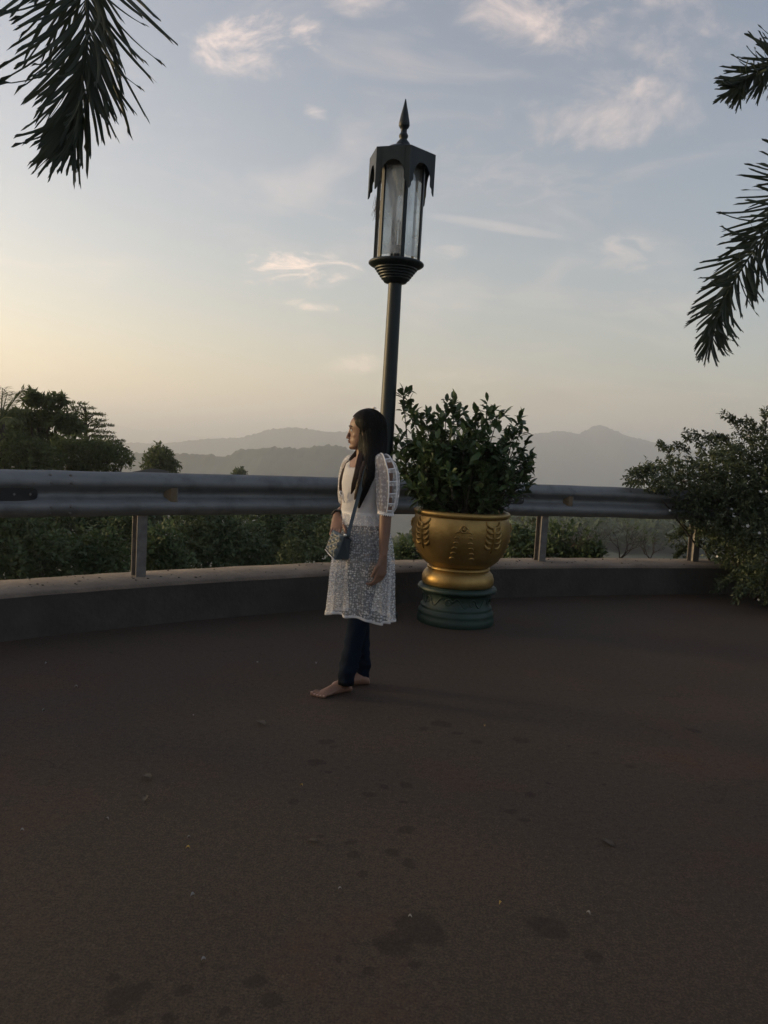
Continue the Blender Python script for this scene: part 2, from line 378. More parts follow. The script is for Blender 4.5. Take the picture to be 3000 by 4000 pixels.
# asphalt platform -------------------------------------------------
def ground_material():
    m = bpy.data.materials.new('worn_asphalt'); m.use_nodes = True
    n, l = m.node_tree.nodes, m.node_tree.links; b = n['Principled BSDF']; b.inputs['Specular IOR Level'].default_value = 0.25
    tc = n.new('ShaderNodeTexCoord')
    def tex(scale, detail=6, rough=0.6):
        t = n.new('ShaderNodeTexNoise'); t.inputs['Scale'].default_value = scale; t.inputs['Detail'].default_value = detail; t.inputs['Roughness'].default_value = rough
        l.new(tc.outputs['Object'], t.inputs['Vector']); return t
    def ramp(src, stops):
        r = n.new('ShaderNodeValToRGB'); e = r.color_ramp.elements
        e[0].position, e[0].color = stops[0][0], (*stops[0][1], 1); e[1].position, e[1].color = stops[-1][0], (*stops[-1][1], 1)
        for p, c in stops[1:-1]:
            q = e.new(p); q.color = (*c, 1)
        l.new(src, r.inputs['Fac']); return r.outputs['Color']
    def mix(bt, fac, a, c):
        x = n.new('ShaderNodeMix'); x.data_type = 'RGBA'; x.blend_type = bt
        for s, v in (('Factor', fac), ('A', a), ('B', c)):
            if isinstance(v, (int, float)): x.inputs[s].default_value = v
            elif isinstance(v, tuple): x.inputs[s].default_value = v
            else: l.new(v, x.inputs[s])
        return x.outputs['Result']
    big = ramp(tex(0.55, 5).outputs['Fac'], [(0.32, (0.052, 0.038, 0.029)), (0.5, (0.059, 0.044, 0.033)), (0.68, (0.067, 0.046, 0.033))])
    redt = tex(0.9, 6, 0.7); redf = n.new('ShaderNodeMapRange'); redf.inputs['From Min'].default_value = 0.52; redf.inputs['From Max'].default_value = 0.72
    l.new(redt.outputs['Fac'], redf.inputs['Value'])
    col = mix('MIX', redf.outputs[0], big, (0.072, 0.039, 0.026, 1))
    grit = ramp(tex(140, 4, 0.7).outputs['Fac'], [(0.30, (0.45, 0.45, 0.45)), (0.5, (1, 1, 1)), (0.72, (1.75, 1.65, 1.55))])
    col = mix('MULTIPLY', 0.9, col, grit)
    grit2 = ramp(tex(38, 5, 0.75).outputs['Fac'], [(0.34, (0.68, 0.67, 0.66)), (0.5, (1, 1, 1)), (0.68, (1.3, 1.25, 1.2))])
    col = mix('MULTIPLY', 0.8, col, grit2)
    cv = n.new('ShaderNodeTexVoronoi'); cv.feature = 'DISTANCE_TO_EDGE'; cv.inputs['Scale'].default_value = 0.75
    cw = tex(3.2, 6, .7); cm = n.new('ShaderNodeVectorMath'); cm.operation = 'MULTIPLY_ADD'; l.new(cw.outputs['Color'], cm.inputs[0]); cm.inputs[1].default_value = (.55, .55, 0); l.new(tc.outputs['Object'], cm.inputs[2]); l.new(cm.outputs[0], cv.inputs['Vector'])
    cr = n.new('ShaderNodeMapRange'); cr.inputs['From Min'].default_value = 0.004; cr.inputs['From Max'].default_value = 0.0012; l.new(cv.outputs['Distance'], cr.inputs['Value'])
    ck = n.new('ShaderNodeMapRange'); ck.inputs['From Min'].default_value = 0.50; ck.inputs['From Max'].default_value = 0.62; ck.inputs['To Max'].default_value = 0.6; l.new(tex(0.8, 3).outputs['Fac'], ck.inputs['Value'])
    cx = n.new('ShaderNodeMath'); cx.operation = 'MULTIPLY'; l.new(cr.outputs[0], cx.inputs[0]); l.new(ck.outputs[0], cx.inputs[1])
    col = mix('MULTIPLY', cx.outputs[0], col, (0.3, 0.29, 0.28, 1))
    fleck = n.new('ShaderNodeTexVoronoi'); fleck.inputs['Scale'].default_value = 95; l.new(tc.outputs['Object'], fleck.inputs['Vector'])
    cellc = n.new('ShaderNodeSeparateColor'); l.new(fleck.outputs['Color'], cellc.inputs[0])
    stone = n.new('ShaderNodeMath'); stone.operation = 'GREATER_THAN'; stone.inputs[1].default_value = 0.93; l.new(cellc.outputs[0], stone.inputs[0])
    near = n.new('ShaderNodeMath'); near.operation = 'LESS_THAN'; near.inputs[1].default_value = 0.42; l.new(fleck.outputs['Distance'], near.inputs[0])
    ml = n.new('ShaderNodeMath'); ml.operation = 'MULTIPLY'; l.new(stone.outputs[0], ml.inputs[0]); l.new(near.outputs[0], ml.inputs[1])
    ml2 = n.new('ShaderNodeMath'); ml2.operation = 'MULTIPLY'; ml2.inputs[1].default_value = 0.22; l.new(ml.outputs[0], ml2.inputs[0])
    col = mix('MIX', ml2.outputs[0], col, (0.13, 0.11, 0.095, 1))
    # damp and oily stains with their own shapes
    spots = [(905, 785, 60), (850, 820, 45), (930, 800, 40), (890, 860, 18), (1175, 785, 45), (1205, 800, 28), (265, 940, 48), (300, 920, 25), (387, 920, 20), (585, 945, 30), (550, 900, 20), (480, 970, 16), (365, 985, 22), (240, 890, 18), (722, 852, 10), (805, 885, 16), (1290, 850, 22),
             (702, 385, 16), (683, 430, 18), (718, 398, 8), (628, 517, 15), (800, 500, 16), (828, 483, 14), (878, 480, 15), (870, 518, 9), (876, 575, 20), (848, 628, 20), (880, 648, 16), (757, 605, 14), (765, 630, 14), (690, 590, 10), (785, 670, 14), (1125, 381, 20), (1148, 501, 17), (1105, 537, 14), (1132, 555, 14), (1368, 441, 13), (1285, 411, 9), (1232, 394, 7), (955, 348, 22), (990, 367, 12), (915, 357, 12), (1030, 385, 16), (1500, 362, 16), (1183, 476, 8), (1305, 480, 8), (708, 450, 10)]
    spots = [((x * 1.808, 2200 + y * 1.808), r_ * 1.808 * G(x * 1.808, 2200 + y * 1.808)[1] / FPX) for x, y, r_ in spots]
    wob = tex(9, 4); sub = n.new('ShaderNodeVectorMath'); sub.operation = 'MULTIPLY_ADD'
    l.new(wob.outputs['Color'], sub.inputs[0]); sub.inputs[1].default_value = (.09, .09, 0); l.new(tc.outputs['Object'], sub.inputs[2])
    tot = None
    for (px, py), rad in spots:
        g = G(px, py); dn = n.new('ShaderNodeVectorMath'); dn.operation = 'DISTANCE'; l.new(sub.outputs[0], dn.inputs[0]); dn.inputs[1].default_value = (g[0] + .045, g[1] + .045, 0)
        mr = n.new('ShaderNodeMapRange'); mr.interpolation_type = 'SMOOTHSTEP'; mr.inputs['From Min'].default_value = rad * 1.15; mr.inputs['From Max'].default_value = rad * 0.7
        l.new(dn.outputs['Value'], mr.inputs['Value'])
        if tot is None: tot = mr.outputs[0]
        else:
            x = n.new('ShaderNodeMath'); x.operation = 'MAXIMUM'; l.new(tot, x.inputs[0]); l.new(mr.outputs[0], x.inputs[1]); tot = x.outputs[0]
    tf = n.new('ShaderNodeMath'); tf.operation = 'MULTIPLY'; tf.inputs[1].default_value = 0.48; l.new(tot, tf.inputs[0])
    col = mix('MULTIPLY', tf.outputs[0], col, (0.28, 0.27, 0.27, 1))
    l.new(col, b.inputs['Base Color'])
    b.inputs['Roughness'].default_value = 0.88
    h1 = tex(110, 8, 0.75); bp = n.new('ShaderNodeBump'); bp.inputs['Strength'].default_value = 0.75; bp.inputs['Distance'].default_value = 0.012
    l.new(h1.outputs['Fac'], bp.inputs['Height']); l.new(bp.outputs['Normal'], b.inputs['Normal'])
    return m
M_ground = ground_material()
gv = [(x, y, 0.0) for x, y in WL[:, :2] + WN * 0.02] + [(7.5, 8.6, 0), (7.5, -6, 0), (-5.5, -6, 0), (-5.5, 1.5, 0)]
def build_ground():
    bm = bmesh.new(); vs = [bm.verts.new(p) for p in gv]; bm.faces.new(vs); bmesh.ops.triangulate(bm, faces=bm.faces)
    bmesh.ops.recalc_face_normals(bm, faces=bm.faces)
    if bm.faces[0].normal.z < 0: bmesh.ops.reverse_faces(bm, faces=bm.faces)
    me = bpy.data.meshes.new('ground'); bm.to_mesh(me); bm.free(); me.materials.append(M_ground)
    tag(link('ground', me), kind='structure')
build_ground()
# ================================================================== WALL AND GUARDRAIL
M_wall = mat('shaded_concrete', (0.036, 0.031, 0.027), 0.92, color2=(0.064, 0.055, 0.048), scale=2.2, bump=0.5, bscale=30, detail=8)  # wall front: its shade is put into this darker base colour
M_wall_top = mat('lit_sandy_concrete', (0.12, 0.095, 0.074), 0.95, color2=(0.21, 0.168, 0.132), scale=2.6, bump=0.5, bscale=55, detail=9)  # top of the same wall, sandier, with the light on it coloured in
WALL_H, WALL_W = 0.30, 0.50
def sweep(prof, line, nrm, z0=0.0, i0=0, i1=None, cap=True):
    """prof: closed list of (out, z); swept along line"""
    idx = range(i0, len(line) if i1 is None else i1)
    rings = [[(line[i][0] + nrm[i][0] * o, line[i][1] + nrm[i][1] * o, z0 + z) for o, z in prof] for i in idx]
    return MB().loft(rings, True, cap)
def build_wall():
    t = empty('parapet_wall', (WL[80][0], WL[80][1], 0), label='low curved concrete kerb wall carrying the guardrail', cat='wall')
    def jit(prof): return prof
    rings = []; tops = []
    for i in range(len(WL)):
        w = 0.008 * mnoise.noise(Vector((i * 0.31, 0.2, 1))); h = 0.006 * mnoise.noise(Vector((i * 0.27, 3.2, 1)))
        pt = lambda o, z: (WL[i][0] + WN[i][0] * o - WL[80][0], WL[i][1] + WN[i][1] * o - WL[80][1], z)
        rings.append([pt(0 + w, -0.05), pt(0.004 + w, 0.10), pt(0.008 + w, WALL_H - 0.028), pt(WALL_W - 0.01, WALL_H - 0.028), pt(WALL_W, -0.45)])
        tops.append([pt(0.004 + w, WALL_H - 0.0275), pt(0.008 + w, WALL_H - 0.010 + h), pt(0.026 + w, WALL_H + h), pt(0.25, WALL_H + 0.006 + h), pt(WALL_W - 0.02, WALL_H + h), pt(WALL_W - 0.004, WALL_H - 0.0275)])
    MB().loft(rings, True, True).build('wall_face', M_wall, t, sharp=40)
    MB().loft(tops, True, True).build('wall_top', M_wall_top, t, sharp=60)  # top layer split off to carry the lighter, lit colour
build_wall()

M_steel = mat('weathered_galvanised_steel', (0.125, 0.128, 0.130), 0.55, 0.3, color2=(0.19, 0.193, 0.195), scale=5, bump=0.08, bscale=160, detail=9)
_r = [q for q in M_steel.node_tree.nodes if q.type == 'VALTORGB'][0].color_ramp.elements
_e = _r.new(0.72); _e.color = (0.15, 0.125, 0.105, 1); _e = _r.new(0.5); _e.color = (0.175, 0.18, 0.183, 1)
M_post = mat('dull_post_steel', (0.13, 0.12, 0.115), 0.6, 0.4, color2=(0.20, 0.185, 0.175), scale=14, bump=0.15, bscale=120)
M_black = mat('black_rubber', (0.012, 0.012, 0.013), 0.6)
M_refl = mat('faded_amber_reflector', (0.11, 0.078, 0.045), 0.4, 0.1, color2=(0.17, 0.12, 0.07), scale=40)
RAIL_O = 0.13                                            # beam front plane, out from the wall front
def beam_profile(off=0.0, th=0.0045):
    # (distance towards the road, height): the two rounded corrugations of a W-beam
    front = [(0.000, 0.312), (0.016, 0.309), (0.046, 0.292), (0.074, 0.268), (0.082, 0.252), (0.082, 0.226), (0.075, 0.212), (0.030, 0.184), (0.016, 0.170), (0.013, 0.156),
             (0.016, 0.142), (0.030, 0.128), (0.075, 0.100), (0.082, 0.086), (0.082, 0.060), (0.074, 0.044), (0.046, 0.020), (0.016, 0.003), (0.000, 0.000)]
    f = np.array(front); t = np.gradient(f, axis=0); t /= np.linalg.norm(t, axis=1)[:, None]; n = np.stack([-t[:, 1], t[:, 0]], 1)
    back = f - np.where(n[:, :1] > 0, n, -n) * th
    return [(-(d + off), z) for d, z in np.concatenate([f, back[::-1]])]
def build_rail():
    i_mid = wall_at(-1.6); o0 = np.array([WL[i_mid][0] + WN[i_mid][0] * 0.2, WL[i_mid][1] + WN[i_mid][1] * 0.2, WALL_H])
    t = empty('guardrail', o0, label='long curved corrugated steel guardrail on posts along the kerb wall', cat='guardrail')
    line = WL + WN * (RAIL_O + 0.085)
    xs = [-4.7, -2.28, 0.95, 4.6, 6.9]; ztop = lambda x: 0.757
    for k in range(len(xs) - 1):
        i0, i1 = wall_at(xs[k]), wall_at(xs[k + 1] + 0.16); prof = beam_profile(0.006 if k % 2 == 0 else 0.0)
        rings = []
        for i in range(i0, min(i1 + 1, len(line))):
            s = 0.004 * mnoise.noise(Vector((i * 0.15, k, 2)))
            rings.append([(line[i][0] + WN[i][0] * (o + s) - o0[0], line[i][1] + WN[i][1] * (o + s) - o0[1], ztop(line[i][0]) + z + s - o0[2]) for o, z in prof])
        b = MB().loft(rings, True, True).build('beam', M_steel, t, sharp=50)
    def frame_at(x):
        i = int(np.argmin(np.abs(line[:, 0] - x))); return line[i], WT[i], WN[i]
    def rel(p): return np.asarray(p) - o0
    # posts: rolled H section, two flanges and a web, with a block between post and beam
    pm = None
    for x in (-3.55, G(548, 2250, .3)[0] + 0.03, 0.02, G(2118, 2188, .3)[0], G(2722, 2198, .3)[0], 4.9):
        i = int(np.argmin(np.abs(line[:, 0] - x))); p, tt, nn = line[i], WT[i], WN[i]
        H = 0.775 + 0.25 - WALL_H
        rot = np.array([[tt[0], nn[0], 0], [tt[1], nn[1], 0], [0, 0, 1]])
        m = MB()
        for c, s in (((0, 0.028, H / 2), (0.075, 0.006, H)), ((0, 0.118, H / 2), (0.075, 0.006, H)), ((0.0, 0.073, H / 2), (0.006, 0.083, H))):
            m.box(c, s)
        m.v = [v @ rot.T for v in m.v]
        o = m.build('post', M_post, t, smooth=False); o.location = rel((p[0], p[1], WALL_H))
    # delineators sitting in the valley of the beam
    for x in (P(618, 1930, 5.5)[0], P(2207, 1965, 7.8)[0]):
        p, tt, nn = frame_at(x); rot = np.array([[tt[0], nn[0], 0], [tt[1], nn[1], 0], [0, 0, 1]])
        d = 0.07
        v = [(-.048, -.022, 0.016), (-.048, -.022, -.016), (-.012, -d, .050), (-.012, -d, -.050), (.03, -d, .052), (.03, -d, -.052), (.03, -.01, .045), (.03, -.01, -.045), (-.045, 0, .016), (-.045, 0, -.016)]
        f = [(0, 1, 3, 2), (2, 3, 5, 4), (4, 5, 7, 6), (8, 9, 1, 0), (0, 2, 4, 6, 8), (1, 9, 7, 5, 3), (6, 7, 9, 8)]
        m = MB().add(np.array(v) @ rot.T, f); o = m.build('reflector', M_refl, t, smooth=False); o.location = rel((p[0], p[1], ztop(x) + 0.156))
        pl = MB().box((0.034, -.04, 0), (0.008, .064, .108), None); pl.v = [v @ rot.T for v in pl.v]
        pl.build('reflector_plate', M_post, o, smooth=False)
    # bolt rows at the lapped joints
    for x in (-2.2, 1.05, 4.7):
        for dx in (-.055, .055):
            p, tt, nn = frame_at(x + dx)
            for z, d in ((.285, .058), (.236, .085), (.076, .085), (.03, .058)):
                q = MB().lathe([(0, .008), (.007, .008), (.010, .004), (.011, 0)], 10, cap=False); fwd = np.array([-nn[0], -nn[1], 0])
                q.v = [np.outer(v[:, 0], [tt[0], tt[1], 0]) + np.outer(v[:, 1], [0, 0, 1]) + np.outer(v[:, 2] + d, fwd) for v in q.v]
                o = q.build('bolt', M_post, t); o.location = rel((p[0], p[1], ztop(x) + z))
    # dark rounded splice covers
    for x, L in ((-2.46, 0.20), (P(2000, 1950, 7.45)[0] - 0.02, 0.12)):
        p, tt, nn = frame_at(x); rot = np.array([[tt[0], nn[0], 0], [tt[1], nn[1], 0], [0, 0, 1]])
        a = np.linspace(0, 2 * math.pi, 28, endpoint=False)
        ring = lambda s, y: [(L * np.sign(math.cos(q)) * abs(math.cos(q)) ** .45 * s, y, .046 * np.sign(math.sin(q)) * abs(math.sin(q)) ** .6 * s) for q in a]
        m = MB().loft([ring(1, -.018), ring(1, -.052), ring(.93, -.060)], True, True); m.v = [v @ rot.T for v in m.v]
        o = m.build('splice_cover', M_black, t, sharp=40); o.location = rel((p[0], p[1], ztop(x) + 0.156))
        for s in (-.75, .75, -.25, .25):
            bm_ = MB().lathe([(0.0, .062), (.008, .062), (.010, .058), (.010, .048)], 8, cap=False)
            bm_.v = [np.stack([v[:, 0] + L * s, -v[:, 2], v[:, 1]], 1) @ rot.T for v in bm_.v]
            bm_.build('bolt', M_post, o)
build_rail()

# ================================================================== LAMP POST
M_iron = mat('dark_painted_iron', (0.007, 0.012, 0.014), 0.45, 0.0, spec=.35, color2=(0.011, 0.018, 0.020), scale=9, bump=0.05, bscale=90)
def glass_mat():
    m = bpy.data.materials.new('dusty_glass'); m.use_nodes = True; n, l = m.node_tree.nodes, m.node_tree.links
    b = n['Principled BSDF']; b.inputs['Base Color'].default_value = (0.62, 0.62, 0.61, 1); b.inputs['Roughness'].default_value = 0.35
    tr = n.new('ShaderNodeBsdfTransparent'); tr.inputs['Color'].default_value = (0.93, 0.95, 0.95, 1)
    tc = n.new('ShaderNodeTexCoord'); t = n.new('ShaderNodeTexNoise'); t.inputs['Scale'].default_value = 6; t.inputs['Detail'].default_value = 6
    mp = n.new('ShaderNodeMapping'); mp.inputs['Scale'].default_value = (1, 1, 0.35)
    l.new(tc.outputs['Object'], mp.inputs['Vector']); l.new(mp.outputs[0], t.inputs['Vector'])
    r = n.new('ShaderNodeMapRange'); r.inputs['From Min'].default_value = 0.36; r.inputs['From Max'].default_value = 0.72; r.inputs['To Min'].default_value = 0.12; r.inputs['To Max'].default_value = 0.55
    l.new(t.outputs['Fac'], r.inputs['Value'])
    gl = n.new('ShaderNodeBsdfGlossy'); gl.inputs['Roughness'].default_value = 0.04
    mx = n.new('ShaderNodeMixShader'); l.new(r.outputs[0], mx.inputs[0]); l.new(tr.outputs[0], mx.inputs[1]); l.new(b.outputs[0], mx.inputs[2])
    fr = n.new('ShaderNodeFresnel'); fr.inputs['IOR'].default_value = 1.3
    m2 = n.new('ShaderNodeMixShader'); l.new(fr.outputs[0], m2.inputs[0]); l.new(mx.outputs[0], m2.inputs[1]); l.new(gl.outputs[0], m2.inputs[2])
    l.new(m2.outputs[0], n['Material Output'].inputs['Surface']); return m
M_glass = glass_mat()
M_bulb = mat('milky_glass_tube', (0.55, 0.55, 0.53), 0.25)
M_straw = mat('dry_straw', (0.10, 0.075, 0.05), 0.9)
LAMP_Y = 6.15
def build_lamp():
    base = P(1478, 2420, LAMP_Y); top = P(1590, 386, LAMP_Y); lx = 0.5 * (P(1541, 1150, LAMP_Y)[0] + P(1521, 1500, LAMP_Y)[0])
    zt = top[2]; Z = lambda y: P(1560, y, LAMP_Y)[2]
    t = empty('street_lamp', (lx, LAMP_Y, 0), label='tall dark iron lamp post with hexagonal glass lantern and spiked finial', cat='lamp post')
    zb = Z(1100); zr = Z(1030); zg0 = Z(1012); zg1 = Z(655); ztop_h = Z(612)
    MB().lathe([(0.17, 0), (0.17, 0.03), (0.15, 0.05), (0.095, 0.09), (0.085, 0.40), (0.095, 0.42), (0.095, 0.46), (0.07, 0.5)], 28).build('base', M_iron, t, sharp=35)
    MB().lathe([(0.062, 0.45), (0.058, 1.6), (0.052, zb)], 24, cap=False).build('pole', M_iron, t)
    # stepped bowl under the lantern
    hb = zr - zb; prof = [(0.052, zb - 0.02), (0.085, zb - 0.012), (0.098, zb + 0.005)]
    for k in range(5):
        r0 = 0.100 + 0.0135 * k; z0 = zb + 0.008 + k * hb * 0.135
        prof += [(r0, z0), (r0 + 0.010, z0 + hb * 0.03), (r0 + 0.011, z0 + hb * 0.09), (r0 + 0.006, z0 + hb * 0.12)]
    prof += [(0.172, zr - 0.035), (0.200, zr - 0.022), (0.213, zr - 0.012), (0.214, zr), (0.206, zr + 0.008), (0.17, zr + 0.012), (0.0, zr + 0.012)]
    MB().lathe(prof, 40, cap=False).build('lantern_bowl', M_iron, t, sharp=50)
    A0 = -math.pi / 2 + R(13); RG, RV = 0.176, 0.262
    ang = [A0 + k * math.pi / 3 for k in range(6)]
    for a in ang:
        rot = np.array([[math.cos(a), -math.sin(a), 0], [math.sin(a), math.cos(a), 0], [0, 0, 1]])
        MB().box(np.array([RG * math.cos(a), RG * math.sin(a), (zg0 + zg1) / 2]), (0.016, 0.030, zg1 - zg0 + 0.06), rot).build('mullion', M_iron, t, smooth=False)
    for k in range(6):
        p, q = [np.array([RG * 0.985 * math.cos(a), RG * 0.985 * math.sin(a), 0]) for a in (ang[k], ang[(k + 1) % 6])]
        d = (q - p) / np.linalg.norm(q - p); p = p + d * .014; q = q - d * .014; nn = np.array([d[1], -d[0], 0]) * .0015
        z0 = zg0 + .004; z1 = zg1 - (.0 if k != 1 else .0)
        v = [p - nn + (0, 0, z0), q - nn + (0, 0, z0), q - nn + (0, 0, z1), p - nn + (0, 0, z1), p + nn + (0, 0, z0), q + nn + (0, 0, z0), q + nn + (0, 0, z1), p + nn + (0, 0, z1)]
        MB().add(v, [(0, 1, 2, 3), (7, 6, 5, 4), (0, 4, 5, 1), (2, 6, 7, 3), (1, 5, 6, 2), (3, 7, 4, 0)]).build('pane', M_glass, t, smooth=False)
    # valance panels with ogee arches and long corner drops
    half = [(0.0, -.305), (.010, -.300), (.022, -.278), (.020, -.262), (.028, -.250), (.040, -.243), (.043, -.228), (.036, -.214), (.040, -.195), (.048, -.168), (.060, -.138), (.080, -.112), (.104, -.098), (.131, -.093)]
    W = 2 * .131
    out = half + [(W - x, z) for x, z in half[:-1][::-1]]
    poly = [(0, 0)] + out + [(W, 0)]
    for k in range(6):
        p, q = [np.array([RV * math.cos(a), RV * math.sin(a), ztop_h]) for a in (ang[k], ang[(k + 1) % 6])]
        d = (q - p) / np.linalg.norm(q - p); nn = np.array([d[1], -d[0], 0])
        bm = bmesh.new(); fl = 0.0
        def vert(x, z, o):
            pt = p + d * x * (np.linalg.norm(q - p) / W) + nn * (o + 0.0 * z) + np.array([0, 0, z]); return bm.verts.new(pt)
        A = [vert(x, z, 0) for x, z in poly]; B = [vert(x, z, -.004) for x, z in poly]
        # two strips: build as quads between the outline and the top edge
        n = len(out)
        for lay in (A, B):
            tv = [lay[0]] + [None] * (n - 2) + [lay[-1]]
            tops = [vert(out[i][0], 0, 0 if lay is A else -.004) for i in range(n)]
            for i in range(n - 1):
                try: bm.faces.new([lay[1 + i], lay[2 + i], tops[i + 1], tops[i]])
                except ValueError: pass
        m = len(poly)
        for i in range(m): 
            j = (i + 1) % m
            bm.faces.new([A[i], A[j], B[j], B[i]])
        bmesh.ops.remove_doubles(bm, verts=bm.verts, dist=1e-5); bmesh.ops.recalc_face_normals(bm, faces=bm.faces)
        me = bpy.data.meshes.new('valance'); bm.to_mesh(me); bm.free(); me.materials.append(M_iron); link('valance', me, t)
    MB().lathe([(0, ztop_h - .07), (RV - .006, ztop_h - .07), (RV - .004, ztop_h - .002), (0.0, ztop_h + .004)], 6, cap=False, a0=A0).build('lantern_roof', M_iron, t, smooth=False)
    zd = ztop_h + .002
    dome = MB().lathe([(.165, zd), (.163, zd + .012), (.150, zd + .032), (.120, zd + .052), (.085, zd + .066), (.062, zd + .072), (.058, zd + .078), (.050, zd + .098), (.038, zd + .112), (.028, zd + .124)], 32, cap=False).build('dome', M_iron, t)
    zf = zd + .122; hf = zt - zf
    MB().lathe([(.028, zf - .004), (.024, zf + .004), (.034, zf + .018), (.036, zf + .032), (.028, zf + .046), (.024, zf + .052), (.023, zf + .078), (.034, zf + .088), (.042, zf + .104), (.040, zf + .13), (.028, zf + .13 + (hf - .13) * .35), (.013, zf + .13 + (hf - .13) * .72), (.004, zt - .004), (.0, zt)], 24, cap=False).build('finial', M_iron, t)
    # lamp inside
    MB().lathe([(.0, zg0 + .10), (.03, zg0 + .10), (.03, zg0 + .02), (.045, zr + .012)], 16, cap=False).build('bulb_socket', M_iron, t)
    u = [(-.014, 0, zg0 + .10), (-.014, 0, zg0 + .27)] + [(-.014 * math.cos(q), 0, zg0 + .27 + .014 * math.sin(q)) for q in np.linspace(.3, math.pi - .3, 6)] + [(.014, 0, zg0 + .27), (.014, 0, zg0 + .10)]
    MB().tube(u, .0085, 8).build('bulb', M_bulb, t)
    MB().lathe([(.085, zg1 - .005), (.075, zg1 - .06), (.034, zg1 - .14), (.022, zg1 - .20), (.0, zg1 - .20)], 20, cap=False).build('reflector_cone', M_bulb, t)
    # tuft of dry nest straw caught on the far left mullion
    a = ang[4]; r = np.random.default_rng(3); m = MB(); c = np.array([RG * 1.06 * math.cos(ang[4]), RG * 1.06 * math.sin(ang[4]), zg0 + (zg1 - zg0) * .62])
    for k in range(46):
        s = c + r.normal(0, (.010, .010, .028)); e = s + r.normal(0, (.016, .012, .02)) + (0, 0, -r.uniform(.02, .11))
        m.tube([s, (s + e) / 2 + r.normal(0, .008, 3), e], .0012, 3)
    tag(m.build('straw_tuft', M_straw, t), kind='stuff')
build_lamp()

# ================================================================== GOLD POT ON GREEN PEDESTAL
M_gold = mat('worn_gold_paint', (0.245, 0.150, 0.043), 0.42, 0.7, color2=(0.36, 0.232, 0.077), scale=7, bump=0.10, bscale=70, detail=8)
M_green = mat('dark_green_paint', (0.005, 0.021, 0.014), 0.55, color2=(0.008, 0.030, 0.021), scale=9, bump=0.12, bscale=50)
M_soil = mat('dark_soil', (0.02, 0.016, 0.012), 0.95, vary=0.5, scale=30, bump=0.8, bscale=40)
POT = np.array([*(G(1790, 2461) + np.array([0, 0.30, 0]))[:2], 0.0])
BOWL = np.array([(.232, .452), (.262, .468), (.305, .505), (.343, .560), (.370, .625), (.384, .690), (.387, .745), (.380, .795), (.366, .838), (.356, .852)])
def bowl_r(z): return float(np.interp(z, BOWL[:, 1], BOWL[:, 0]))
def bowl_pt(a, z, o=0.0):
    r = bowl_r(z); dr = (bowl_r(z + .01) - bowl_r(z - .01)) / .02; n = np.array([math.cos(a), math.sin(a), -dr]); n /= np.linalg.norm(n)
    return np.array([r * math.cos(a), r * math.sin(a), z]) + n * o
